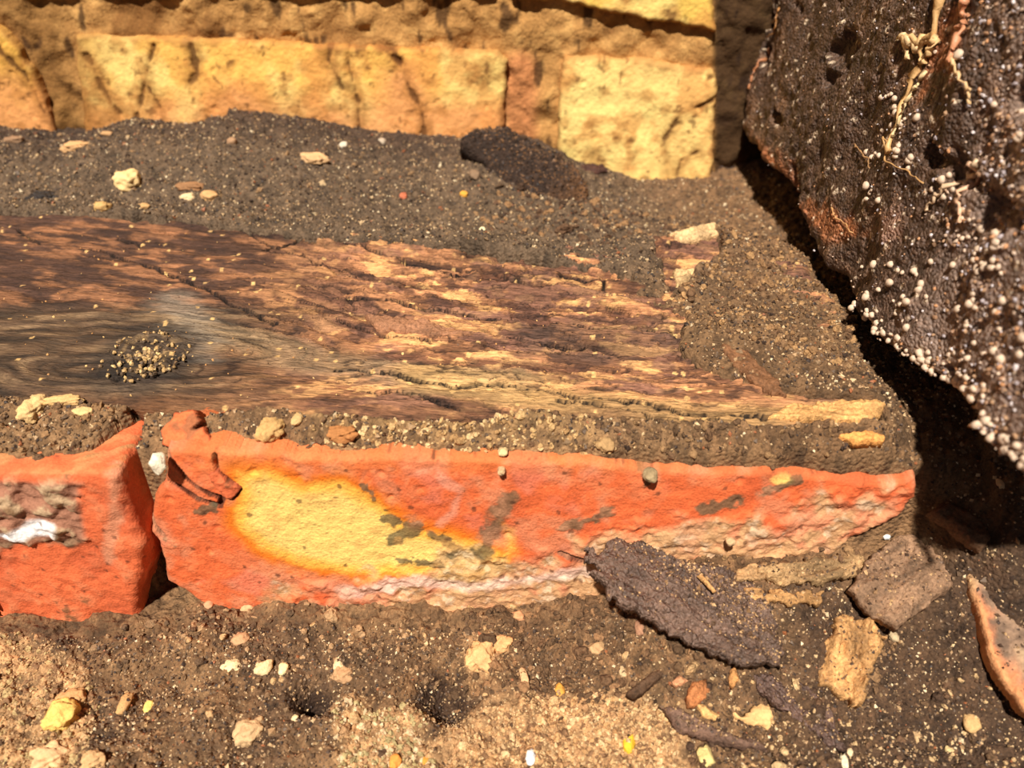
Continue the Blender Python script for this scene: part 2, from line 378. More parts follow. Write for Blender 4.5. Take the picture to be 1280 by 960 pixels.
# larger lumps of earth and mortar crumbs, too many and small to pick apart
zones = [(LEDGE, [(1100, 560), (1150, 600), (1200, 650), (1160, 700), (1110, 690), (1150, 640)], 300, .0006, ((110, 82, 56), (80, 60, 44), (140, 106, 72))),
         (GROUND, [(180, 760), (700, 770), (560, 850), (60, 830)], 700, .0006, ((140, 108, 76), (100, 76, 54), (176, 138, 98), (104, 76, 52))),
         (GROUND, [(0, 800), (560, 770), (900, 800), (1000, 960), (0, 980)], 500, .0006, ((90, 66, 46), (130, 98, 68), (98, 72, 48), (196, 156, 108))),
         (GROUND, [(560, 760), (720, 740), (900, 840), (860, 880), (560, 870)], 500, .0009, ((106, 78, 52), (110, 80, 54), (92, 68, 46), (150, 110, 74))),
         (GROUND, [(560, 900), (620, 872), (700, 862), (790, 870), (850, 920), (860, 980), (540, 980)], 2200, .0005, ((206, 166, 116), (176, 132, 90), (222, 184, 134), (136, 100, 68), (196, 150, 100))),
         (GROUND, [(420, 860), (530, 880), (545, 980), (420, 980)], 700, .00055, ((176, 156, 108), (170, 130, 90), (216, 186, 144))),
         (GROUND, [(-40, 800), (40, 790), (110, 850), (120, 985), (-60, 990)], 800, .00055, ((186, 158, 108), (176, 134, 90), (140, 104, 72))),
         (GROUND, [(860, 840), (1060, 870), (1250, 880), (1280, 980), (850, 980)], 500, .0006, ((100, 74, 50), (78, 56, 40), (204, 168, 120), (110, 80, 56))),
         (LEDGE, [(560, 525), (720, 530), (770, 566), (640, 574), (380, 564), (400, 535)], 650, .0006, ((196, 156, 104), (170, 130, 84), (216, 180, 128), (110, 80, 54))),
         (LEDGE, [(-30, 500), (190, 515), (150, 540), (60, 575), (-30, 575)], 320, .0006, ((120, 88, 58), (100, 74, 50), (150, 112, 74))),
         (LEDGE, [(760, 535), (1100, 550), (1140, 590), (800, 580)], 380, .0006, ((110, 80, 54), (100, 74, 50), (150, 114, 76))),
         (LEDGE, [(830, 260), (990, 290), (1060, 400), (1100, 500), (900, 450), (830, 390), (900, 330)], 1600, .0007, ((140, 104, 68), (110, 80, 54), (168, 128, 84), (106, 78, 52))),
         (LEDGE, [(640, 250), (860, 245), (860, 320), (760, 330), (600, 290)], 420, .0009, ((100, 72, 50), (76, 54, 38), (150, 112, 74))),
         (LEDGE, [(0, 180), (560, 190), (640, 300), (420, 290), (0, 262)], 420, .0007, ((92, 72, 54), (72, 54, 42), (150, 116, 80)))]
LP, LS, LC = [], [], []
for fz, pz_, n_, s_, pl_ in zones:
    q = np.array(fz.px(pz_)); a_ = rng.uniform(q.min(0), q.max(0), (n_ * 4, 2)); a_ = a_[polysd(a_[:, 0], a_[:, 1], q) + .004 * fbm(a_[:, 0], a_[:, 1], .01, 3, 5) > 0][:n_]
    a_ = a_[np.maximum(polysd(a_[:, 0], a_[:, 1] - .24, plank_vis), polysd(a_[:, 0], a_[:, 1] - .24, pale_patch)) < .0]
    LP.append(np.stack([a_[:, 0], a_[:, 1], soil_z(a_[:, 0], a_[:, 1])], 1)); LS.append(s_ * np.exp(rng.normal(0, .4, len(a_)))); LC.append(np.array([lin(c) for c in pl_])[rng.integers(0, len(pl_), len(a_))])
g = scatter('soil_lump', np.concatenate(LP), np.concatenate(LS), np.concatenate(LC), M_soil, soil, smooth=False, base=ICO1, aniso=.6); g['kind'] = 'stuff'

# ------------------------------------------------------------------ back wall of yellow stock bricks
def h_mort(u, v, sd):
    d, i = wor(u, v, .009, 31)
    return -.0035 + .0022 * fbm(u, v, .012, 5, 30) + .0022 * (1 - d) * i
def c_mort(u, v, sd, h):
    n = fbm(u, v, .03, 4, 41); n2 = fbm(u, v, .006, 4, 42)
    c = np.tile(lin((178, 130, 74)), (len(u), 1))
    c = mix(c, (214, 164, 98), sstep(n2, 0.1, .7) * .7)
    c = mix(c, (120, 78, 38), sstep(n + .4 * n2, .1, .8) * .85)
    c = mix(c, (130, 92, 48), sstep(u, -.19, -.215) * .7)
    c = mix(c, (205, 128, 82), sstep(linesd(u, v, WALL.px([(650, 90), (650, 180)])), .012, .004) * .6)
    c = mix(c, (60, 36, 20), sstep(fbm(u * 2.2, v * .8, .012, 3, 47), .55, .8) * .8)
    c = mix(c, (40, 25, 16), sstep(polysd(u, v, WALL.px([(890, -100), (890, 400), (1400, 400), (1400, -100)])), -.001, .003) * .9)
    return c
wall = relief('wall_back', WALL, [(-.36, .03), (.36, .03), (.36, .33), (-.36, .33)], .00105, .03, h_mort, c_mort, M_mort, R=0)
tag(wall, kind='structure')
stains = [[(438, 40), (436, 80), (446, 115), (450, 160)], [(470, 50), (500, 80), (512, 110), (528, 135), (530, 165)],
          [(196, 50), (186, 85), (178, 120), (172, 150)], [(240, 55), (248, 90), (240, 100)], [(415, 40), (412, 75), (430, 110)],
          [(90, 55), (100, 110), (106, 160)], [(0, 60), (35, 95), (60, 145)], [(178, 95), (200, 130), (206, 150)],
          [(110, 70), (130, 110), (150, 140)], [(890, 125), (850, 140), (830, 175), (835, 220)], [(870, 190), (850, 200), (845, 225)],
          [(470, 0), (480, 40), (500, 80)], [(488, 60), (470, 45), (455, 40)]]
stains = [WALL.px(s) for s in stains]
def brick_yel(poly, seed, base=(244, 186, 94), tint=(228, 154, 98), label=None):
    def hf(u, v, sd):
        h = .0015 + .0009 * fbm(u, v, .02, 5, seed)
        d, i = wor(u, v, .004, seed + 2); h -= .0008 * (i > .975) * np.clip(1 - d * 2, 0, 1)
        for s in stains: h -= .0009 * sstep(linesd(u, v, s) + .0016 * fbm(u, v, .006, 3, 3), .0012, .0002)
        return h
    def cf(u, v, sd, h):
        n = fbm(u, v, .028, 5, seed + 3); n2 = fbm(u, v, .007, 4, seed + 4); n3 = fbm(u, v, .0025, 3, seed + 8)
        c = np.tile(lin(base), (len(u), 1))
        c = mix(c, (254, 222, 136), sstep(n, .0, .5) * .7)
        c = mix(c, tint, sstep(v + .014 * n, .108, .088) * .8 * (seed != 3))
        c = mix(c, (214, 140, 74), sstep(fbm(u, v, .016, 5, seed + 12, .6), .1, .6) * .55)
        c = mix(c, (176, 116, 58), sstep(n2 + .4 * n, .25, .8) * .6)
        c = mix(c, (104, 66, 34), sstep(n3 + .6 * n2, .7, 1.1) * .7)
        for s in stains:
            d = linesd(u, v, s) + .0016 * fbm(u, v, .006, 3, 3)
            c = mix(c, (160, 104, 50), sstep(d + .002 * n2, .005, .001) * .55); c = mix(c, (84, 50, 24), sstep(d, .0010, .0002) * .8)
        c = mix(c, (150, 96, 50), sstep(sd + .0015 * n2, .003, .0) * .7)
        c = mix(c, (150, 104, 50), sstep(u + .01 * n, -.170, -.205) * .6 * (seed == 1))
        return c
    o = relief('brick', WALL, poly, .0008, .02, hf, cf, M_yel, wall, edge=.0010, esc=.006, seed=seed, R=.0018)
    if label: o['label'] = label
brick_yel(WALL.px([(92, 42), (300, 50), (470, 58), (622, 66), (634, 76), (632, 120), (626, 230), (112, 225), (102, 120)]), 1, label='long golden stock brick face with dark root stains')
brick_yel(WALL.px([(703, 67), (800, 75), (892, 86), (896, 100), (888, 240), (697, 245), (697, 150)]), 3, (248, 208, 126), (240, 196, 110), label='pale yellow brick end with small dark spot')
brick_yel(WALL.px([(-120, 20), (-5, 32), (28, 62), (52, 105), (72, 165), (80, 225), (-120, 225)]), 5, (226, 172, 78))
brick_yel(WALL.px([(640, -8), (720, 6), (830, 28), (893, 38), (893, -200), (640, -200)]), 7, (238, 196, 96))
brick_yel(WALL.px([(20, -14), (300, -12), (618, -12), (625, -200), (20, -190)]), 9)
brick_yel(WALL.px([(-330, -20), (-8, -18), (0, -190), (-330, -190)]), 11)

# dark rotten wood packed in the pocket beside the pale brick end
PACK = Frame((0, .378, 0), (1, 0, 0), (0, .25, 1))
def h_rot(u, v, sd):
    d, i = wor(u * 1.6, v, .006, 55); return .003 * fbm(u * 1.5, v * .7, .012, 5, 56) + .0016 * (1 - d) * i - .002
def c_rot(u, v, sd, h):
    n = fbm(u * 2, v * .6, .015, 5, 57); c = np.tile(lin((54, 33, 20)), (len(u), 1)); c = mix(c, (84, 54, 32), sstep(n, .1, .8) * .7)
    return mix(c, (36, 20, 12), sstep(n, -.1, -.8) * .7)
pk = relief('wood_remnant', PACK, PACK.px([(900, -60), (901, 40), (892, 84), (880, 120), (869, 160), (868, 200), (878, 232), (910, 262), (945, 285), (930, 170), (926, 90), (925, -60)]), .0008, .012, h_rot, c_rot, M_dark, edge=.0012, R=.005)
tag(recenter(pk), 'dark brown crumbling wood packed beside the pale yellow brick end', 'wood')

# ------------------------------------------------------------------ timber plank
knot = PLANK.px([(182, 448)])[0]
def grain_v(u, v):                             # across-grain coordinate bending round the knot
    du = u - knot[0]; dv = v - knot[1]
    b = .020 * np.exp(-(du / .05) ** 2) * np.exp(-(np.abs(dv) / .03)) * np.sign(dv + 1e-9) * (1 - np.exp(-np.abs(dv) / .006))
    slope = -(.05 + .15 * sstep(v, -.05, .015)) * u
    return v - b * .8 - slope + .0022 * fbm(u, v, .03, 3, 101)
cracks = [[(330, 312), (400, 290), (470, 315), (520, 328), (560, 345)], [(110, 310), (180, 330), (240, 355), (300, 385), (345, 405)],
          [(430, 372), (520, 385), (600, 395), (700, 402), (745, 410)], [(700, 348), (750, 352), (752, 360)], [(640, 480), (560, 480), (500, 470), (420, 462)],
          [(575, 510), (520, 492), (450, 490)], [(300, 288), (350, 310), (400, 330)], [(545, 340), (600, 352)], [(20, 285), (50, 305)], [(700, 500), (820, 520), (900, 522)],
          [(420, 400), (480, 420), (540, 430)], [(640, 418), (720, 436), (730, 430)], [(740, 410), (790, 412), (850, 420)], [(640, 480), (740, 500), (840, 512), (960, 520)], [(150, 300), (176, 308)], [(560, 330), (700, 360), (800, 372)]]
cw = [.85 * q for q in [.0009, .0008, .0006, .0009, .0007, .0006, .0005, .0008, .0006, .0005, .0005, .0006, .0005, .0006, .001, .0004]]
cracks = [spline(PLANK.px(c), 14) for c in cracks]
def crackm(u, v, k=1.0):
    uo, vo = u, v; u = u + .0010 * fbm(uo, vo, .006, 3, 120); v = v + .0010 * fbm(uo, vo, .005, 3, 121); m = np.zeros(u.shape)
    for c, wd in zip(cracks, cw):
        b = (u > c[:, 0].min() - .004) & (u < c[:, 0].max() + .004) & (v > c[:, 1].min() - .006) & (v < c[:, 1].max() + .006)
        if b.any(): m[b] = np.maximum(m[b], sstep(linesd(u[b], v[b], c), wd * k, wd * .5 * k))
    return m
def fiss(u, g, k=1.0):
    a = np.abs(fbm(u * .10, g, .0048, 3, 140)); b = np.abs(fbm(u * .16, g, .0030, 3, 141))
    return np.maximum(sstep(a, .06 * k, .02 * k) * sstep(fbm(u * .4, g, .012, 3, 142), -.05, .2), sstep(b, .05 * k, .01 * k) * sstep(fbm(u * .4, g, .010, 3, 143), .1, .3))
def pz(px, py): return PLANK.px([(px, py)])[0]
def h_plank(u, v, sd):
    g = grain_v(u, v)
    rough = sstep(v, -.045, .0) * sstep(u, -.12, -.04) + .45 * sstep(u, -.06, .02) + .12
    rough = np.clip(rough, .1, 1)
    ledges = np.floor(fbm(u * .22, g, .007, 3, 102) * 3.2) / 3.2
    h = .0008 * fbm(u * .12, g, .0035, 4, 103) * (.3 + rough) + .0011 * ledges * rough + .0007 * fbm(u * .06, g, .0014, 3, 104)
    h += .0006 * fbm(u * .5, v, .003, 4, 105) * rough
    t = fbm(u * .28, g, .005, 5, 130, .6); h += .0011 * (sstep(t, .0, .12) - .5) * rough
    f = sstep(fbm(u * .25, g, .006, 4, 107, .6), .3, .42); h -= .0014 * f * rough
    kd = np.sqrt((u - knot[0]) ** 2 + (v - knot[1]) ** 2)
    h += .0012 * sstep(kd, .02, .004) + .0014 * sstep(kd, .016, .010) * fbm(u, v, .004, 3, 106)
    h -= .0011 * fiss(u, g) * np.clip(rough * 1.3, 0, 1) + .0028 * crackm(u, v, .9)
    h -= .004 * sstep(v, -.045, -.062) * sstep(u, .1, -.1) * 0
    return h
def c_plank(u, v, sd, h):
    g = grain_v(u, v)
    s1 = fbm(u * .15, g, .006, 4, 110); s2 = fbm(u * .08, g, .0016, 3, 111); s3 = fbm(u * .5, v, .012, 4, 112); s4 = fbm(u * .35, g, .005, 4, 113)
    c = np.tile(lin((132, 88, 58)), (len(u), 1))
    rt = sstep(u, -.11, -.03)
    t = fbm(u * .28, g, .005, 5, 130, .6); t2 = fbm(u * .3, g, .0032, 4, 131, .6); f = sstep(fbm(u * .25, g, .006, 4, 107, .6), .3, .42)
    c = mix(c, (186, 128, 86), rt * sstep(t, -.05, .15) * .8)
    c = mix(c, (220, 164, 104), rt * sstep(t2, .12, .3) * .8)
    c = mix(c, (120, 82, 66), rt * sstep(s4 + .4 * s1, -.05, -.3) * .8)
    c = mix(c, (92, 58, 42), rt * f * .8)
    c = mix(c, (66, 42, 32), sstep(t2 + .3 * t, -.42, -.6) * .75)
    c = mix(c, (146, 98, 66), (1 - rt) * sstep(t2, .22, .45) * .45)
    # left: dark reddish brown above, grey green below
    lf = sstep(u, -.05, -.11)
    c = mix(c, (68, 46, 36), lf * sstep(v, -.02, .0) * sstep(t2, .5, -.1) * .9)
    lo = sstep(v, .002, -.010)
    c = mix(c, (84, 66, 48), lf * lo * .85)
    c = mix(c, (124, 98, 70), lf * lo * sstep(s2, .0, .7) * .7)
    c = mix(c, (60, 46, 34), lf * lo * sstep(s2, -.1, -.8) * .8)
    c = mix(c, (120, 76, 44), lf * sstep(v, -.047, -.056) * .7)
    # grey weathered streak right of the knot and along the lower middle
    gl = PLANK.px([(230, 405), (300, 425), (400, 452), (520, 468), (640, 482)]); d = linesd(u, v, gl)
    c = mix(c, (150, 124, 92), sstep(d + .003 * s1, .011, .002) * (.6))
    gl2 = PLANK.px([(520, 470), (700, 500), (900, 520), (1090, 520)]); d = linesd(u, v, gl2)
    c = mix(c, (186, 146, 92), sstep(d + .003 * s1, .010, .002) * .8)
    gh = PLANK.px([(215, 375), (240, 405), (250, 435)]); c = mix(c, (140, 124, 106), sstep(linesd(u, v, gh) + .004 * s2, .011, .001) * .6)
    c = mix(c, (120, 84, 58), sstep(v, -.047, -.058) * sstep(u, -.07, -.03) * .3)
    # lilac-grey stained band at the right
    c = mix(c, (88, 66, 54), sstep(polysd(u, v, PLANK.px([(640, 395), (860, 410), (870, 450), (720, 450), (640, 440)])) + .004 * s4, -.004, .005) * .6)
    kd = np.sqrt((u - knot[0]) ** 2 + ((v - knot[1]) * .9) ** 2) + .003 * fbm(u, v, .008, 3, 114)
    c = mix(c, (52, 42, 34), sstep(kd, .023, .011) * .8)
    c = mix(c, (150, 118, 78), sstep(kd, .011, .004) * sstep(fbm(u, v, .004, 3, 115), .1, .5) * .8)
    c = c * (1 + .35 * s2 + .15 * s1)[:, None]
    c = mix(c, (40, 24, 16), fiss(u, g, 1.6) * sstep(u, -.17, -.07) * .8)
    c = mix(c, (20, 12, 8), crackm(u, v, 1.45) * .97)
    d, i = wor(u, v, .0022, 116)
    c = mix(c, (222, 176, 112), (i > .975) * (d < .35) * .85)
    return c
plank = relief('timber_plank', PLANK, plank_full, .00044, .009, h_plank, c_plank, M_plank, edge=.0008, esc=.008, seed=7, R=.004)
tag(plank, 'long weathered timber plank with a dark knot, lying in soil above the red bricks', 'plank')
kb = PLANK.px([(182, 448)])[0]; kn = []
for i in range(230):
    a = random.uniform(0, 6.28); r = .0135 * random.random() ** .9; kn.append((kb[0] + r * math.cos(a), kb[1] + r * math.sin(a)))
kn = np.array(kn); kp = PLANK.world(kn[:, 0], kn[:, 1], np.full(len(kn), .0012))
kc = np.array([lin(random.choice([(150, 118, 76), (190, 152, 98), (90, 70, 50), (120, 92, 62), (214, 178, 120)])) for _ in kn])
o = scatter('knot_crumb', kp, np.array([random.uniform(.0004, .0009) for _ in kn]), kc, M_grain, plank); o['kind'] = 'stuff'
o['label'] = 'sandy crumbs clinging to the knot'
fl = PLANK.px([(random.uniform(0, 860), random.uniform(290, 500)) for _ in range(330)]); fl = np.array(fl); fl = fl[polysd(fl[:, 0], fl[:, 1], plank_full) > .003]
fc = np.array([lin(random.choice([(226, 182, 116), (196, 140, 84), (206, 150, 90), (110, 76, 50)])) for _ in fl])
o = scatter('sawdust_fleck', PLANK.world(fl[:, 0], fl[:, 1], h_plank(fl[:, 0], fl[:, 1], None) + .0001), rng.uniform(.00015, .00045, len(fl)), fc, M_grain, plank, aniso=.7); o['kind'] = 'stuff'
# splintered ends and lifted slivers of the plank
def sliver(fr, px, th, colr, name='splinter', parent=None, seed=0, lift=.0012, label=None, mat=None, edge=.0006, res=.0004, gx=.15, back=.003, var=.3, ang=0, amp=1):
    ca, sa = math.cos(ang), math.sin(ang)
    def G(u, v, sc, o_, s_): U = u * ca + v * sa; V = -u * sa + v * ca; return fbm(U * gx, V, sc, o_, s_)
    def hf(u, v, sd): return lift + th + (.0012 * G(u, v, .003, 4, seed) + .0006 * fbm(u, v, .002, 3, seed + 1)) * amp
    def cf(u, v, sd, h):
        s = G(u, v, .0022, 4, seed + 5); t = fbm(u, v, .006, 3, seed + 6)
        return np.tile(lin(colr), (len(u), 1)) * np.clip(1 + var * s + var * .7 * t, .25, 1.6)[:, None]
    o = relief(name, fr, fr.px(px), res, back, hf, cf, mat or M_wood, parent, edge=edge, esc=.002, seed=seed, R=min(th + .0006, .0016))
    if label: o['label'] = label
    return o
sliver(PLANK, [(1040, 505), (1096, 499), (1104, 512), (1090, 532), (1030, 528), (960, 522), (980, 510)], .0004, (206, 154, 94), parent=plank, seed=201, label='bright splintered end')
sliver(PLANK, [(455, 398), (520, 404), (600, 420), (540, 424), (470, 412)], .0009, (150, 104, 74), parent=plank, seed=204)
sliver(PLANK, [(838, 292), (893, 283), (897, 296), (850, 304)], .0010, (214, 176, 126), parent=plank, seed=208)
sliver(PLANK, [(840, 342), (870, 336), (868, 352), (845, 362)], .0010, (206, 168, 118), parent=plank, seed=209)

# ------------------------------------------------------------------ red bricks
heart = RED.px([(296, 590), (335, 588), (380, 603), (432, 600), (470, 622), (520, 655), (580, 672), (640, 690), (640, 712), (590, 725), (500, 722), (420, 718), (380, 708), (330, 684), (296, 656), (300, 625)])
heart2 = RED.px([(625, 650), (645, 660), (650, 690), (630, 695)])
smear = RED.px([(340, 752), (430, 725), (520, 700), (570, 680), (640, 692), (700, 685), (740, 655), (800, 655), (860, 645), (900, 640), (960, 640), (1000, 622), (1040, 610), (1160, 598), (1160, 650), (1040, 705), (700, 765), (560, 780), (400, 770)])
pinkw = RED.px([(430, 740), (520, 725), (600, 730), (730, 715)])
greys = [([(636, 622), (625, 645), (608, 680), (600, 692)], .0034), ([(520, 655), (508, 668), (490, 675)], .002), ([(458, 612), (468, 622)], .001), ([(480, 648), (492, 652)], .001),
         ([(545, 672), (575, 688), (560, 696)], .0018), ([(500, 700), (560, 705)], .0009), ([(880, 640), (915, 625)], .0022), ([(806, 590), (808, 605)], .0018), ([(250, 640), (262, 636)], .0016), ([(700, 660), (760, 640), (720, 655)], .0016), ([(205, 675), (218, 680)], .0014), ([(960, 615), (1000, 600)], .0012)]
greys = [(RED.px(a), b) for a, b in greys]
rcr = [RED.px([(268, 570), (272, 590), (300, 612), (292, 622)]), RED.px([(700, 690), (735, 700)]), RED.px([(200, 548), (212, 575), (238, 603), (262, 617), (276, 622)]), RED.px([(208, 600), (225, 608), (246, 622), (275, 632), (278, 622)]), RED.px([(187, 640), (192, 658), (203, 668)])]
def h_red(u, v, sd):
    n = fbm(u, v, .006, 4, 305); sm = sstep(polysd(u, v, smear) + .004 * n, -.002, .003)
    h = .0006 * fbm(u, v, .03, 4, 300) + .00022 * fbm(u, v, .003, 4, 301) + sm * (.0006 + .0009 * fbm(u, v, .004, 4, 302))
    d, i = wor(u, v, .0042, 303); h -= .0008 * (i > .975) * np.clip(1 - d * 2.4, 0, 1)
    for a, b in greys: h += .00025 * sstep(linesd(u, v, a) + .0022 * n, b, b * .3)
    for r in rcr: h -= .0018 * sstep(linesd(u, v, r) + .0004 * n, .0006, .0002)
    h -= .0045 * sstep(v, .022, .004) * 0
    return h
def c_red(u, v, sd, h):
    n = fbm(u, v, .02, 4, 310); n2 = fbm(u, v, .005, 4, 311); n3 = fbm(u, v, .0016, 3, 312)
    c = np.tile(lin((230, 110, 62)), (len(u), 1))
    c = mix(c, (234, 132, 86), sstep(n2 + n, .0, .8) * .6); c = mix(c, (200, 88, 50), sstep(n, -.1, -.8) * .6)
    c = mix(c, (226, 128, 100), sstep(fbm(u, v, .014, 4, 313), .35, .8) * .6)
    hd = polysd(u, v, heart) + .0020 * n + .0008 * n2
    c = mix(c, (240, 122, 30), sstep(hd, -.006, .0)); c = mix(c, (250, 184, 76), sstep(hd, -.001, .0025)); c = mix(c, (252, 208, 116), sstep(hd, .002, .007))
    c = mix(c, (248, 176, 76), sstep(polysd(u, v, heart2) + .001 * n2, -.001, .003) * .9)
    c = mix(c, (252, 200, 110), sstep(np.sqrt((u - RED.px([(978, 601)])[0][0]) ** 2 + ((v - RED.px([(978, 601)])[0][1]) * 1.8) ** 2), .004, .0025))
    sm = sstep(polysd(u, v, smear) + .007 * n + .004 * n2, -.002, .004)
    sc = np.tile(lin((206, 166, 118)), (len(u), 1)); sc = mix(sc, (150, 120, 84), sstep(n2, .1, .7) * .7); sc = mix(sc, (222, 140, 104), sstep(n + .5 * n2, -.1, -.7) * .8)
    sc = mix(sc, (230, 206, 170), sstep(n3 + n2, .5, 1.1) * .6)
    c = c + (sc - c) * (sm * .86)[:, None]
    c = mix(c, (238, 206, 186), sstep(linesd(u, v, pinkw) + .002 * n2, .0035, .001) * .65)
    wh = RED.px([(522, 590), (545, 585), (560, 605), (575, 615), (565, 640), (548, 655)]); c = mix(c, (232, 160, 130), sstep(linesd(u, v, wh) + .0015 * n2, .002, .0) * .6)
    for q_ in rcr: c = mix(c, (70, 38, 26), sstep(linesd(u, v, q_) + .0004 * n2, .0010, .0005) * .92)
    for a, b in greys: c = mix(c, (98, 88, 64), sstep(linesd(u, v, a) + .0018 * n2 + .0010 * n3, b * 1.1, b * .5) * .85)
    e = sstep(sd + .0012 * n2, .0022, .0003); c = mix(c, (150, 92, 58), e * .5)
    c = mix(c, (240, 150, 80), sstep(v, .056, .0615) * .25 * sstep(u, -.1, -.08))
    c = mix(c, (214, 150, 112), sstep(fbm(u, v, .010, 4, 316, .6), .05, .7) * .45 * sstep(-hd, -.001, .002))
    c = mix(c, (232, 170, 96), sstep(fbm(u, v, .006, 4, 317), .2, .8) * .4 * sstep(hd, .0, .003))
    d, i = wor(u, v, .0030, 314)
    c = mix(c, (84, 50, 34), (i > .965) * sstep(d + .15 * n3, .30, .18) * .7)
    d, i = wor(u * 1, v * 2.2, .0016, 315); c = mix(c, (120, 62, 36), (i > .95) * sstep(d, .4, .2) * .5)
    return c
red = relief('brick', RED, RED.px([(187, 640), (190, 622), (204, 605), (206, 575), (204, 560), (222, 562), (268, 563), (400, 571), (520, 571), (640, 574), (745, 578), (800, 588), (960, 592), (1055, 598), (1100, 602), (1146, 599), (1146, 622), (1122, 645), (1082, 668), (1040, 694), (1040, 760), (720, 790), (400, 800), (290, 790), (235, 745), (207, 728), (203, 700), (196, 678), (187, 665)]),
             .00042, .028, h_red, c_red, M_red, edge=.0007, esc=.005, seed=30, R=.0022)
tag(red, 'long broken orange-red brick with a glowing yellow patch and mortar smears', 'brick')
# cracked lifted pieces at its left end
FL = Frame((-.09, .1662, .06), (1, 0, 0), (0, .06, 1)); FLT = Frame((-.09, .1672, .0622), (1, 0, 0), (0, .9, 1))
def flake_red(px, th, seed, col=(222, 92, 48), N=.0, FL=FL):
    def hf(u, v, sd): return N + th + .0005 * fbm(u * .6 + v * .5, v * .8 - u * .4, .004, 4, seed) + .0003 * fbm(u, v, .0015, 3, seed + 2)
    def cf(u, v, sd, h):
        n = fbm(u, v, .005, 4, seed + 1); c = np.tile(lin(col), (len(u), 1)) * (1 + .16 * n)[:, None]
        c = mix(c, (120, 92, 62), sstep(n, .5, .9) * .7); return mix(c, (90, 52, 34), sstep(sd, .0006, .0) * .6)
    return relief('brick_flake', FL, FL.px(px), .0004, .006, hf, cf, M_red, red, edge=.0007, esc=.003, seed=seed, R=.0007)
flake_red([(203, 540), (214, 516), (228, 511), (244, 513), (251, 526), (240, 537), (255, 533), (265, 548), (280, 562), (276, 566), (240, 566), (214, 562), (203, 556)], .0004, 320, (226, 112, 66), FL=FLT)
flake_red([(262, 595), (272, 590), (300, 612), (290, 628), (278, 622)], .0003, 324, (220, 110, 68))
lp = lump('mortar_blob', FL.world(*[np.array(q) for q in (FL.px([(206, 572)])[0][0], FL.px([(206, 572)])[0][1], .004)]), (.0022, .0022, .003), (244, 226, 196), M_stone, None, ICO2, .2, 3)
tag(lp, 'small white mortar blob in the crack between the two red bricks', 'mortar')

# the left red brick: front, right end and top in view
def dbox(lo, hi, res, r):
    lo = np.array(lo); hi = np.array(hi); V = []; Q = []; off = 0
    for ax in range(3):
        a, b = [(1, 2), (2, 0), (0, 1)][ax]
        na = max(2, int((hi[a] - lo[a]) / res) + 1); nb = max(2, int((hi[b] - lo[b]) / res) + 1)
        A, B = np.meshgrid(np.linspace(lo[a], hi[a], na), np.linspace(lo[b], hi[b], nb), indexing='ij')
        for sgn, val in ((1, hi[ax]), (-1, lo[ax])):
            P = np.zeros(A.shape + (3,)); P[..., a] = A; P[..., b] = B; P[..., ax] = val
            i = (np.arange(na - 1)[:, None] * nb + np.arange(nb - 1)[None]).ravel() + off
            q = np.stack([i, i + nb, i + nb + 1, i + 1], 1); Q.append(q if sgn > 0 else q[:, ::-1]); V.append(P.reshape(-1, 3)); off += na * nb
    V = np.concatenate(V); Q = np.concatenate(Q)
    k = np.round(V * 1e6).astype(np.int64); _, fi, inv = np.unique(k, axis=0, return_index=True, return_inverse=True)
    V = V[fi]; Q = inv.ravel()[Q]
    q = np.clip(V, lo + r, hi - r); d = V - q; l = np.linalg.norm(d, axis=1)[:, None] + 1e-12; nrm = d / l
    return q + nrm * r, nrm, Q
BX0, BX1 = -.215, -.1075
V, Nn, Q = dbox((BX0, .1625, -.014), (BX1, .232, .0625), .00062, .0032)
V[:, 0] += (-.012 * sstep(V[:, 2], .04, -.01)) * (V[:, 0] > -.16)              # the end leans in towards the bottom
V[:, 0] += .05 * (V[:, 1] - .165) * (V[:, 0] > -.13)
V[:, 1] += .10 * (V[:, 0] + .16) * 0
a, b, c3 = V.T
n1 = fbm(a + b * .7, c3 + b * .4, .016, 5, 340); n2 = fbm(a - b, c3 + b, .004, 4, 341); n3 = fbm(a + b, c3 - b, .0016, 3, 343)
wp = RED.px([(0, 585), (60, 590), (112, 590), (108, 612), (112, 640), (116, 668), (100, 678), (50, 664), (20, 676), (-10, 690), (-80, 690), (-80, 585)]); front = V[:, 1] < .168
ws = sstep(polysd(a, c3, wp) + .002 * n1 + .001 * n2, -.001, .0015) * front
V = V + Nn * (.0010 * n1 + .0004 * n2 + .0012 * ws * (.5 + n2))[:, None]
col = np.tile(lin((224, 110, 66)), (len(V), 1)); col = mix(col, (230, 136, 92), sstep(n2, 0, .7) * .6); col = mix(col, (192, 88, 54), sstep(n1, 0, -.8) * .6)
wc = np.tile(lin((158, 112, 88)), (len(V), 1)); wc = mix(wc, (196, 170, 132), sstep(n2 + n3 * .5, .1, .6) * .8); wc = mix(wc, (126, 104, 78), sstep(linesd(a, c3, RED.px([(0, 672), (60, 668), (110, 668)])) + .001 * n2, .003, .001) * .8)
wc = mix(wc, (240, 236, 232), sstep(polysd(a, c3, RED.px([(0, 652), (26, 650), (40, 636), (58, 632), (78, 640), (76, 655), (52, 656), (28, 660), (2, 657)])) + .0012 * n2, -.0005, .001))
col = col + (wc - col) * (ws * .95)[:, None]
ed = RED.px([(150, 575), (148, 640), (142, 690)]); col = mix(col, (214, 156, 120), sstep(linesd(a, c3, ed) + .002 * n2, .003, .0005) * front * .6)
col = mix(col, (120, 86, 56), sstep(n2 + n1 * .5, .75, 1.1) * .8); d, i = wor(a + b, c3 + b, .0026, 344); col = mix(col, (80, 48, 34), (i > .93) * sstep(d, .3, .15) * .7)
tp = Nn[:, 2] > .6; col = mix(col, (186, 134, 84), tp * sstep(n2 + n1, -.3, .5) * .75)
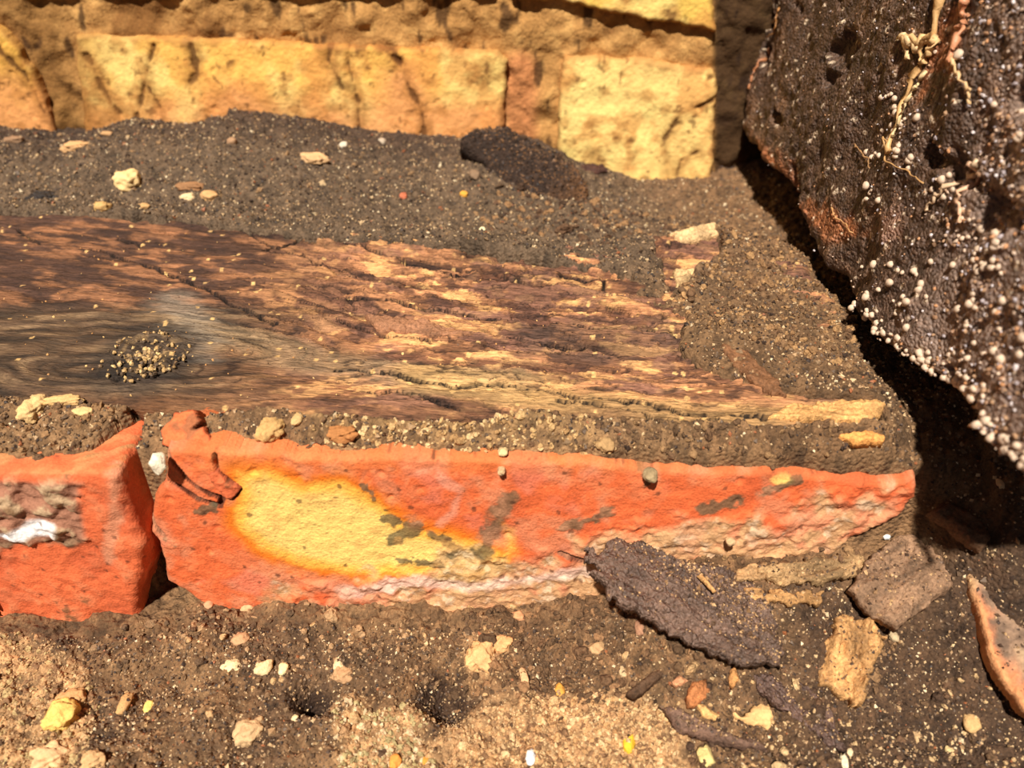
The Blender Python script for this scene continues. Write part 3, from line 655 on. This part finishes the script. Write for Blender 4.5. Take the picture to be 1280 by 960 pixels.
rb = make('brick', V, Q, col, M_red); tag(recenter(rb), 'left orange-red brick with a white lime patch on its face', 'brick')

# ------------------------------------------------------------------ rotten joist at the right
jb = JOIST.px([(936, -80), (934, 0), (930, 90), (924, 165), (950, 196), (976, 232), (998, 276), (1012, 312), (1040, 352), (1062, 388), (1085, 410), (1112, 437), (1150, 466), (1200, 516), (1240, 560), (1280, 592), (1330, 640)])
jpoly = jb[:-1] + [(-.121, jb[-2][1] + .004), (-.113, .03), (-.111, .19), (jb[0][0], .19)]
def h_joist(u, v, sd):
    d, i = wor(u, v, .0045, 401); d2, i2 = wor(u, v, .0018, 402)
    return .0026 * fbm(u, v * .6, .022, 5, 400) + .0014 * (1 - d * 1.2) * i + .0007 * (1 - d2) * i2 - .004 * sstep(fbm(u * .5, v * 1.0, .014, 4, 404), .5, .8) - .002
jorange = [JOIST.px(p) for p in ([(930, 165), (960, 185), (990, 215), (985, 240), (955, 205)], [(985, 250), (1040, 260), (1070, 290), (1040, 300), (1000, 280)], [(1180, 0), (1205, 60), (1195, 110), (1160, 90), (1140, 130), (1150, 60)])]
jpink = JOIST.px([(1090, 265), (1125, 258), (1120, 300), (1095, 310)])
def c_joist(u, v, sd, h):
    n = fbm(u, v, .02, 4, 410); n2 = fbm(u, v, .005, 4, 411); d, i = wor(u, v, .0018, 402)
    c = np.tile(lin((84, 60, 44)), (len(u), 1)); c = mix(c, (120, 88, 64), sstep(n + n2, .1, 1.) * .8)
    x = u - JOIST.px([(1100, 300)])[0][0]
    c = mix(c, (168, 140, 122), sstep(x + .012 * n, -.0, .05) * (.6))
    for p in jorange: c = mix(c, (176, 104, 58), sstep(polysd(u, v, p) + .003 * n2, -.002, .003) * .65)
    c = mix(c, (176, 134, 112), sstep(polysd(u, v, jpink) + .002 * n2, -.002, .003) * .6)
    c = mix(c, (214, 190, 160), (i > .95) * (d < .4) * .8)
    c = c * (.6 + .8 * i)[:, None]
    return c
joist = relief('joist', JOIST, jpoly, .0009, .05, h_joist, c_joist, M_dark, edge=.002, esc=.009, seed=40, R=.004)
tag(joist, 'thick dark rotten joist crusted with white fungus beads, jutting out at the right', 'joist')
bm_v, bm_f = ICO1
bead0 = None; cnt = 0
def jpt(u, v): return JOIST.world(np.array(u), np.array(v), h_joist(np.array([u]), np.array([v]), None)[0])
def bead(u, v, r, off=.3):
    global bead0, cnt
    if bead0 is None:
        vv_ = bm_v * (1 + .12 * np.sin(bm_v[:, [1]] * 5))
        bead0 = make('bead', vv_, None, np.tile(lin((216, 188, 160)), (len(vv_), 1)), M_bead, joist, True, tris=bm_f); o = bead0
    else: o = bead0.copy(); C.objects.link(o); o.parent = joist
    p = jpt(u, v) + JOIST.N * r * off; o.location = p; o.scale = (r, r * random.uniform(.8, 1.2), r * random.uniform(.8, 1.4)); o.rotation_euler = (random.uniform(-.6, .6), random.uniform(-.6, .6), 0); cnt += 1
R_ = random
# hanging along the lower edge
edge = spline(JOIST.px([(1062, 384), (1085, 404), (1112, 428), (1150, 458), (1200, 506), (1240, 550), (1280, 584), (1320, 625)]), 400)
for k in range(150):
    p = edge[int(400 * R_.random() ** .7)]; q = np.array([p[0] + R_.uniform(-.0015, .0015), p[1] + abs(R_.gauss(0, .0022)) - .0008]); bead(q[0], q[1], R_.uniform(.0005, .00105))
for (cx, cy, sp, n_) in [(1110, 350, 25, 10), (1130, 360, 14, 8), (1180, 320, 30, 8), (1210, 400, 30, 12), (1230, 330, 30, 12), (1150, 450, 16, 10), (1100, 375, 12, 6), (1250, 440, 30, 12), (1190, 480, 20, 10), (1110, 130, 10, 6), (1130, 185, 10, 8), (1120, 150, 10, 6), (1205, 70, 10, 3), (1170, 230, 12, 7), (1190, 220, 8, 4), (1085, 240, 8, 6), (1080, 200, 10, 4), (1240, 250, 25, 12), (1260, 180, 25, 8)]:
    for _ in range(n_):
        u, v = JOIST.px([(cx + R_.gauss(0, sp), cy + R_.gauss(0, sp))])[0]
        if polysd(np.array([u]), np.array([v]), jpoly)[0] > .001: bead(u, v, R_.uniform(.0005, .0011))
# the fine crust
P = []
while len(P) < 5200:
    x = 930 + 400 * R_.random() ** .75; y = R_.uniform(-20, 640); u, v = JOIST.px([(x, y)])[0]; P.append((u, v, x))
P = np.array(P); sd = polysd(P[:, 0], P[:, 1], jpoly); dens = np.clip((P[:, 2] - 1000) / 300, .2, .62) + .6 * (sd < .006)
P = P[(sd > .0) & (rng.uniform(0, 1, len(P)) < dens * (.4 + .6 * (fbm(P[:, 0], P[:, 1], .02, 3, 9) > -.1)))]
Wp = JOIST.world(P[:, 0], P[:, 1], h_joist(P[:, 0], P[:, 1], None) + .0001)
cc = np.array([lin(R_.choice([(206, 176, 150), (180, 140, 104), (150, 112, 82), (214, 200, 196), (170, 156, 156), (120, 88, 62), (196, 140, 96)])) for _ in P])
o = scatter('fungus_crust', Wp, rng.uniform(.00018, .00052, len(P)) * (1 + .5 * (P[:, 2] > 1150)), cc, M_bead, joist); o['kind'] = 'stuff'
def strand(px, r, col, name='fungus_strand', h=.0012):
    uv = spline(JOIST.px(px), 26); uv = uv + np.stack([np.sin(np.arange(26) * 1.3), np.cos(np.arange(26) * 1.7)], 1) * r * .8
    hh = h_joist(uv[:, 0], uv[:, 1], None) + h
    tube(name, JOIST.world(uv[:, 0], uv[:, 1], hh), r * (1 + .4 * np.sin(np.arange(26) * 1.1)) * np.linspace(1, .6, 26), col, M_bead, joist, 7, .25)
strand([(1175, -20), (1168, 30), (1150, 55), (1143, 90), (1130, 120), (1124, 150), (1115, 190)], .0011, (214, 168, 110))
strand([(1205, -30), (1203, 30), (1200, 75)], .0012, (206, 140, 100)); strand([(1145, 60), (1128, 45), (1135, 70)], .0010, (226, 190, 140))
strand([(1130, 50), (1165, 48), (1150, 75)], .0012, (222, 180, 124)); strand([(1150, 90), (1135, 125), (1120, 170)], .0006, (220, 190, 140))
strand([(1200, 75), (1215, 110), (1212, 128)], .0005, (216, 176, 126)); strand([(1210, 200), (1175, 230), (1150, 262)], .0006, (222, 188, 150)); strand([(1200, 205), (1190, 250), (1192, 275)], .0006, (222, 176, 140))
strand([(1118, 190), (1108, 170), (1112, 200), (1135, 215), (1150, 228)], .0003, (196, 150, 96)); strand([(1060, 180), (1090, 210)], .0003, (160, 120, 80))
strand([(955, 20), (948, 40), (935, 50), (926, 70)], .0005, (226, 184, 130)); strand([(970, 10), (965, 35), (950, 45)], .0004, (176, 122, 70)); strand([(945, 60), (940, 85), (936, 110)], .0007, (170, 110, 70))
strand([(1040, 260), (1045, 272), (1060, 290)], .0003, (190, 140, 90))

# ------------------------------------------------------------------ rotten wood flakes and chips on the ground
def gframe(px, py, nrm, dz=0.0, up=(0, 1, 0)):
    O = hit(px, py); O = O + np.array([0, 0, dz]); n_ = np.array(nrm, float); n_ /= np.linalg.norm(n_)
    U = np.cross(np.array(up, float), n_); U /= np.linalg.norm(U); V_ = np.cross(n_, U)
    return Frame(O, U, V_)
def chip(name, c, nrm, px, th, colr, seed, label, cat, dz=0., gx=.2, ang=0, mat=None, edge=.0006, res=.0004, var=.35, back=.003, amp=1., group=None, dn=0, dw=None):
    fr = gframe(c[0], c[1], nrm, dz); o = sliver(fr, px, th, colr, name, None, seed, 0., None, mat, edge, res, gx, back, var, ang, amp)
    tag(recenter(o), label, cat, group)
    if dn: dust(o, dn, w=dw)
    return o
chip('bark_flake', (850, 740), (.20, -.16, 1), [(727, 680), (748, 690), (770, 668), (800, 678), (840, 700), (880, 706), (930, 720), (965, 760), (975, 800), (978, 832), (930, 830), (870, 808), (820, 780), (770, 752), (738, 715), (752, 712), (735, 700)],
     .0012, (104, 80, 66), 501, 'large dark purplish-brown bark flake overhanging the soil under the red brick', 'bark', dz=.0095, gx=.25, ang=-.6, mat=M_dark, edge=.0014, back=.0016, amp=1.2, dn=1500, dw=lambda a: .15 + sstep(a[:, 0] + a[:, 1], -.006, .016))
chip('bark_flake', (1130, 720), (-.05, -.35, 1), [(1062, 736), (1080, 705), (1120, 672), (1165, 655), (1200, 672), (1206, 700), (1190, 735), (1150, 765), (1120, 785), (1090, 770)],
     .0014, (138, 106, 80), 502, 'greyish-brown fibrous flake lying right of the brick end', 'bark', dz=.0025, gx=.3, ang=.6, mat=M_wood, amp=1.0, dn=350)
chip('wood_chip', (1062, 825), (-.05, -.45, 1), [(1048, 765), (1095, 778), (1104, 796), (1088, 840), (1074, 884), (1040, 868), (1018, 850), (1030, 815)],
     .0028, (196, 146, 92), 503, 'blocky tan wood chip with broken grain standing out of dark soil', 'wood', dz=.003, gx=.3, ang=1.25, edge=.0012, amp=1.8, back=.005, dn=120)
chip('wood_sliver', (1010, 715), (0, -.45, 1), [(950, 712), (1000, 700), (1050, 692), (1085, 698), (1075, 716), (1020, 730), (960, 728)], .0003, (160, 126, 86), 504, 'flat pale brown sliver tucked under the right end of the red brick', 'wood', dz=.002, gx=.15, ang=.15, edge=.0012, amp=1.3, dn=120)
chip('wood_sliver', (980, 745), (0, -.45, 1), [(930, 735), (980, 738), (1030, 740), (1025, 754), (960, 754), (935, 748)], .0003, (178, 132, 82), 505, 'narrow tan sliver just below the flat pale brown one', 'wood', dz=.0025, gx=.15, ang=0., edge=.0012, amp=1.3, dn=60)
chip('wood_sliver', (945, 710), (0, -.45, 1), [(922, 712), (938, 704), (968, 712), (978, 722), (940, 726), (920, 726)], .0003, (168, 130, 88), 506, 'short tan sliver against the foot of the red brick, left of the flat one', 'wood', dz=.002, gx=.15, ang=-.2)
chip('wood_splinter', (885, 730), (0, -.3, 1), [(872, 719), (878, 718), (896, 738), (892, 741)], .0008, (214, 160, 100), 507, 'tiny bright splinter lying on the large bark flake', 'wood', dz=.0115, gx=.1, ang=-.8, edge=.0002, res=.00025, back=.0008, amp=.4)
chip('bark_flake', (870, 880), (0, -.2, 1), [(824, 880), (860, 890), (900, 915), (950, 925), (960, 938), (900, 930), (850, 912)], .0012, (112, 84, 68), 508, 'thin curved brown flake at the bottom, left of the pale leaf scrap', 'bark', dz=.0008, gx=.2, ang=-.4, mat=M_wood, dn=120)
chip('bark_flake', (980, 870), (0, -.2, 1), [(940, 845), (975, 842), (1010, 860), (1040, 890), (1060, 940), (1030, 930), (990, 890), (955, 870)], .0012, (102, 76, 64), 509, 'purplish-brown strip running down beside the tan wood chip', 'bark', dz=.001, gx=.2, ang=-.9, mat=M_dark, dn=150)
chip('stick', (820, 855), (0, -.2, 1), [(782, 866), (830, 828), (845, 812), (852, 818), (838, 840), (795, 872)], .0014, (92, 66, 46), 510, 'dark stick fragment slanting up from the sandy patch', 'stick', dz=.001, gx=.12, ang=.7, mat=M_wood, edge=.0003)
chip('dead_leaf', (940, 892), (.15, -.4, 1), [(914, 888), (926, 896), (940, 884), (962, 880), (968, 898), (960, 912), (938, 908), (926, 902)], .0010, (226, 178, 118), 511, 'curled pale tan leaf scrap at the bottom right of the sandy patch', 'leaf', dz=.002, gx=.5, ang=.4, mat=M_stone, var=.15, back=.0008, amp=.7)
chip('wood_chip', (886, 888), (.15, -.4, 1), [(872, 880), (882, 880), (900, 894), (896, 902), (880, 894)], .0010, (222, 172, 108), 512, 'small pale chip left of the curled leaf scrap', 'wood', dz=.002, gx=.3, ang=-.6, edge=.0003, res=.0003, var=.15)
chip('wood_chip', (878, 865), (0, -.3, 1), [(856, 872), (866, 852), (884, 848), (888, 862), (872, 882), (860, 884)], .0016, (178, 112, 66), 513, 'reddish-brown chip above the small pale chip', 'wood', dz=.001, gx=.3, ang=1, edge=.0006)
chip('wood_chip', (850, 850), (0, -.3, 1), [(838, 852), (850, 843), (864, 852), (846, 858)], .0010, (196, 138, 98), 514, 'pinkish-tan chip at the tip of the dark stick', 'wood', dz=.001, gx=.3, ang=0, edge=.0003)
chip('wood_splinter', (918, 845), (0, -.3, 1), [(913, 838), (919, 832), (925, 850), (916, 860), (911, 852)], .0016, (204, 144, 86), 515, 'upright orange-tan splinter below the large bark flake', 'wood', dz=.0015, gx=.2, ang=1.5, edge=.0003, res=.0003)
chip('wood_sliver', (1080, 545), (0, -.1, 1), [(1050, 544), (1080, 538), (1108, 542), (1104, 550), (1070, 551)], .0008, (226, 156, 84), 516, 'bright orange sliver lying on soil just below the right end of the plank', 'wood', dz=.0008, gx=.15, ang=0, edge=.0003, res=.0003, var=.15)
chip('bark_flake', (1200, 640), (-.1, -.4, 1), [(1160, 640), (1185, 628), (1215, 640), (1240, 672), (1225, 690), (1200, 668)], .0012, (108, 78, 54), 517, 'brown flake at the edge of the black shadow', 'bark', dz=.001, gx=.3, ang=-.5, mat=M_wood)
chip('bark_flake', (975, 470), (0, -.1, 1), [(900, 430), (930, 470), (965, 493), (982, 494), (975, 478), (950, 455), (925, 425)], .0006, (124, 84, 54), 518, 'thin curved bark strip in the soil above the plank\'s right end', 'bark', dz=.0012, gx=.2, ang=-.7, mat=M_wood, amp=.7)

# stone at the right edge
SF = gframe(1250, 780, (-.12, -.40, 1), .0002)
ST = SF.px([(1212, 745)])[0]
def h_st(u, v, sd):
    d, i = wor(u, v, .003, 601); return .0022 + .0012 * fbm(u, v, .01, 5, 600) - .001 * (i > .75) * np.clip(1 - d * 1.8, 0, 1)
def c_st(u, v, sd, h):
    n = fbm(u, v, .004, 4, 603); c = np.tile(lin((150, 120, 96)), (len(u), 1)); c = mix(c, (100, 80, 66), sstep(n, .1, .7) * .8); c = mix(c, (190, 160, 124), sstep(n, -.2, -.8) * .6)
    c = mix(c, (216, 130, 84), sstep(sd + .003 * n, .0055, .001) * .8 * sstep(v, ST[1] + .004, ST[1] - .004)); return mix(c, (228, 176, 116), sstep(sd + .001 * n, .002, .0005) * .4)
st = relief('brick', SF, SF.px([(1200, 668), (1212, 700), (1208, 740), (1222, 780), (1236, 822), (1252, 850), (1282, 890), (1340, 930), (1420, 900), (1400, 760), (1320, 690), (1250, 664)]), .0005, .004, h_st, c_st, M_mort, edge=.001, esc=.006, R=.0014)
dust(recenter(st), 500, .0004)
tag(st, 'pitted grey-brown broken brick with an orange rim at the right edge', 'brick')

# clod of dark soil and roots against the wall
clod = gframe(655, 225, (.1, -.55, 1), 0.)
def h_cl(u, v, sd):
    d, i = wor(u, v, .004, 621); return .0045 * sstep(sd, 0, .012) + .0028 * fbm(u, v, .01, 5, 620) + .0014 * (1 - d) * i
def c_cl(u, v, sd, h):
    n = fbm(u, v, .012, 4, 622); c = np.tile(lin((52, 36, 26)), (len(u), 1)); p = clod.px([(700, 230)])[0]
    c = mix(c, (122, 84, 52), sstep(u + .01 * n, p[0] - .012, p[0] + .012) * .8); return c * (1 + .3 * fbm(u, v, .002, 3, 9))[:, None]
cl = relief('soil_clod', clod, clod.px([(578, 176), (590, 163), (612, 160), (650, 170), (690, 184), (715, 205), (735, 232), (742, 262), (700, 275), (650, 262), (622, 236), (600, 200)]), .0006, .008, h_cl, c_cl, M_soil, edge=.003, esc=.009, R=.003)
dust(recenter(cl), 2600, .0005, ((52, 36, 26), (80, 56, 38), (40, 28, 20), (120, 84, 52)))
tag(cl, 'lumpy dark clod of peaty soil against the foot of the yellow wall', 'clod')
chip('bark_flake', (740, 212), (0, -.8, 1), [(722, 208), (735, 203), (755, 206), (760, 214), (745, 220), (728, 216)], .0012, (84, 48, 34), 631, 'small dark red bark scrap at the foot of the pale yellow brick', 'bark', dz=.001, mat=M_dark)
chip('wood_chip', (45, 246), (0, -.1, 1), [(28, 250), (45, 240), (72, 240), (76, 246), (50, 252)], .0008, (44, 34, 28), 632, 'thin charcoal-black sliver in the soil above the plank\'s left end', 'wood', dz=.0006, mat=M_dark)

# ------------------------------------------------------------------ crumbs of mortar and stone, each a thing
crumbs = [
 (161, 230, 14, 11, (232, 196, 136), 'flat cream mortar crumb on the soil above the left of the plank', 'mortar_crumb'),
 (95, 186, 15, 6, (204, 158, 108), 'long tan crumb at the foot of the wall, far left', 'mortar_crumb'),
 (133, 168, 8, 3, (190, 146, 100), 'small tan crumb right under the long golden brick, left part', 'mortar_crumb'),
 (18, 177, 12, 5, (150, 116, 86), 'dull brown crumb at the left edge below the wall', 'mortar_crumb'),
 (234, 249, 9, 5, (226, 196, 148), 'oval cream pebble right of the flat cream crumb', 'pebble'),
 (262, 247, 10, 6, (206, 160, 108), 'tan crumb right of the oval cream pebble', 'mortar_crumb'),
 (238, 235, 16, 5, (150, 108, 72), 'brown sliver-like crumb above the oval cream pebble', 'mortar_crumb'),
 (392, 201, 18, 7, (206, 164, 116), 'long tan crumb half sunk in the dark soil bank', 'mortar_crumb'),
 (430, 182, 5, 5, (214, 200, 176), 'small pale pebble on the soil bank right of the long tan crumb', 'pebble'),
 (290, 178, 6, 5, (170, 132, 98), 'dull tan pebble left of the long tan crumb in the bank', 'pebble'),
 (478, 178, 5, 4, (184, 164, 140), 'greyish pebble near the top of the soil bank', 'pebble'),
 (593, 220, 7, 8, (140, 112, 86), 'grey-brown pebble beside the dark clod', 'pebble'),
 (580, 244, 5, 4, (222, 160, 64), 'tiny amber pebble below the dark clod', 'pebble'),
 (504, 246, 5, 5, (190, 108, 76), 'tiny brick-red crumb in the soil left of the amber pebble', 'brick_crumb'),
 (603, 288, 4, 4, (236, 216, 170), 'tiny white pebble at the plank\'s upper edge', 'pebble'),
 (128, 260, 10, 6, (206, 164, 104), 'sandy crumb at the plank\'s upper edge, left', 'mortar_crumb'),
 (180, 259, 8, 4, (196, 152, 100), 'small tan crumb right of the sandy crumb at the plank\'s upper edge', 'mortar_crumb'),
 (42, 515, 13, 16, (222, 182, 124), 'large cream mortar lump below the plank\'s left end', 'mortar_crumb'),
 (80, 503, 22, 6, (210, 168, 110), 'long pale mortar strip under the plank\'s left end', 'mortar_crumb'),
 (103, 516, 11, 5, (226, 188, 128), 'oval cream crumb beneath the long pale strip', 'mortar_crumb'),
 (341, 539, 16, 14, (200, 156, 98), 'round tan mortar lump on the soil above the yellow-hearted brick', 'mortar_crumb'),
 (372, 525, 7, 9, (212, 172, 116), 'small cream crumb right of the round tan lump', 'mortar_crumb'),
 (327, 556, 6, 5, (214, 180, 132), 'small cream crumb below the round tan lump', 'mortar_crumb'),
 (299, 555, 9, 5, (206, 166, 116), 'tan crumb left of the small cream crumb above the brick', 'mortar_crumb'),
 (430, 545, 18, 10, (176, 116, 66), 'orange-brown lump in the soil strip above the red brick', 'mortar_crumb'),
 (629, 572, 6, 6, (220, 188, 136), 'cream pebble on the upper rim of the red brick', 'pebble'),
 (627, 586, 5, 6, (196, 160, 118), 'tan crumb stuck just below the cream rim pebble', 'mortar_crumb'),
 (808, 592, 8, 9, (160, 136, 100), 'grey-tan crumb hanging over the rim of the red brick', 'mortar_crumb'),
 (755, 558, 10, 7, (176, 138, 92), 'tan lump in the soil strip above the grey-tan rim crumb', 'mortar_crumb'),
 (311, 757, 9, 10, (206, 166, 120), 'tan pebble at the bottom rim of the red brick, left part', 'pebble'),
 (261, 757, 6, 5, (206, 152, 112), 'pinkish pebble left of the tan rim pebble', 'pebble'),
 (302, 801, 10, 7, (196, 150, 108), 'tan pebble below the tan rim pebble', 'pebble'),
 (290, 834, 11, 7, (236, 208, 158), 'left cream pebble of the three in the middle of the lower soil', 'pebble'),
 (329, 837, 11, 8, (234, 200, 150), 'middle cream pebble of the three in the lower soil', 'pebble'),
 (354, 837, 6, 7, (240, 214, 160), 'right and smallest cream pebble of the three in the lower soil', 'pebble'),
 (424, 832, 7, 9, (232, 196, 150), 'cream pebble standing alone left of the tan lump', 'pebble'),
 (430, 845, 13, 9, (190, 146, 104), 'tan crumb leaning on the lone cream pebble', 'mortar_crumb'),
 (79, 897, 17, 15, (232, 190, 104), 'bright yellow mortar lump at the lower left', 'mortar_crumb'),
 (90, 876, 15, 10, (198, 150, 98), 'tan crumb just above the bright yellow lump', 'mortar_crumb'),
 (186, 884, 6, 7, (232, 200, 110), 'small yellow crumb right of the bright yellow lump', 'mortar_crumb'),
 (157, 880, 7, 11, (200, 154, 100), 'tan crumb left of the small yellow crumb', 'mortar_crumb'),
 (61, 951, 18, 13, (224, 180, 130), 'large smooth tan stone at the bottom edge, left', 'stone'),
 (115, 953, 13, 9, (204, 162, 112), 'rough tan stone right of the large smooth one at the bottom edge', 'stone'),
 (312, 918, 16, 14, (206, 168, 122), 'sandy crumbling lump in the lower soil', 'mortar_crumb'),
 (369, 899, 4, 4, (236, 206, 156), 'tiny cream pebble at the foot of the left dark pit', 'pebble'),
 (600, 825, 17, 14, (222, 172, 116), 'tan mortar lump above the sandy patch', 'mortar_crumb'),
 (628, 806, 13, 9, (218, 164, 110), 'smaller tan lump on the upper right of the tan mortar lump', 'mortar_crumb'),
 (647, 772, 9, 5, (206, 148, 104), 'pinkish pebble below the red brick\'s mortar smear', 'pebble'),
 (655, 848, 5, 13, (222, 176, 128), 'narrow upright tan chip right of the dark pit', 'mortar_crumb'),
 (700, 864, 6, 7, (222, 158, 70), 'orange pebble at the top of the sandy patch', 'pebble'),
 (786, 930, 7, 11, (232, 184, 52), 'yellow leaf-like chip on the sandy patch', 'chip'),
 (745, 812, 9, 6, (190, 150, 106), 'tan crumb in dark soil below the bark flake', 'mortar_crumb'),
 (778, 840, 5, 7, (206, 172, 128), 'cream pebble right above the sandy patch', 'pebble'),
 (800, 786, 6, 9, (170, 124, 94), 'pinkish-brown crumb in the shadow line of the bark flake', 'mortar_crumb'),
 (494, 953, 7, 7, (226, 150, 70), 'orange pebble at the bottom edge, left of the crack', 'pebble'),
 (533, 953, 5, 5, (222, 150, 60), 'smaller orange pebble at the bottom edge, nearer the middle', 'pebble'),
 (663, 948, 6, 8, (240, 240, 236), 'white pebble at the bottom edge beside a dark pit', 'pebble'),
 (882, 948, 9, 9, (226, 200, 130), 'yellowish crumb at the bottom edge below the curved flake', 'mortar_crumb'),
 (1055, 952, 5, 8, (240, 222, 184), 'white grain-shaped pebble at the bottom edge, right', 'pebble'),
 (1062, 941, 4, 4, (232, 204, 160), 'small cream pebble above the white grain-shaped one', 'pebble'),
 (1213, 904, 9, 10, (206, 164, 110), 'tan crumb in the dark soil left of the broken brick', 'mortar_crumb'),
 (1147, 923, 6, 6, (204, 166, 120), 'round tan pebble left of the tan crumb in the dark soil', 'pebble'),
 (1188, 938, 7, 4, (214, 184, 130), 'flat cream pebble at the lower right', 'pebble'),
 (1117, 797, 6, 5, (196, 170, 132), 'pale pebble right of the tan wood chip', 'pebble'),
 (1107, 671, 5, 4, (226, 222, 214), 'white pebble just below the right tip of the red brick', 'pebble'),
 (905, 712, 6, 5, (196, 160, 118), 'small tan crumb on top of the large bark flake', 'mortar_crumb'),
 (865, 796, 6, 6, (226, 176, 120), 'cream crumb at the lower rim of the large bark flake', 'mortar_crumb'),
 (1250, 605, 4, 7, (228, 196, 150), 'pale grain lying in the black shadow under the joist', 'pebble'),
]
for k, (px, py, a, b, colr, lab, nm) in enumerate(crumbs):
    p = hit(px, py); dep = (p - CAM) @ np.array([0, cs, -sn]); s = dep / F
    if lab.startswith('small tan crumb on top') : p = p + np.array([0, 0, .0118])
    if lab.startswith('cream crumb at the lower rim'): p = p + np.array([0, -.002, .009])
    if 'rim of the red brick' in lab and py < 600 or 'just below the cream rim' in lab: p = np.array([p[0], RED.O[1] + (.002 if py < 580 else -.001), RED.px([(px, py)])[0][1]])
    rx = a * s; ry = b * s * 1.25; rz_ = min(rx, ry) * .75
    o = lump(nm, p, (rx, ry, rz_), colr, M_stone, None, ICO3 if a > 11 else ICO2, .32 if a > 8 else .2, k * 3 + 1, rz=random.uniform(-.2, .2), sc=.5)
    tag(o, lab, {'pebble': 'pebble', 'stone': 'stone', 'mortar_crumb': 'crumb', 'brick_crumb': 'crumb', 'chip': 'chip'}[nm])
print('beads', cnt, 'tris', sum(sum(len(p.vertices) - 2 for p in m.polygons) for m in {o.data.name: o.data for o in C.objects if o.type == 'MESH'}.values()))
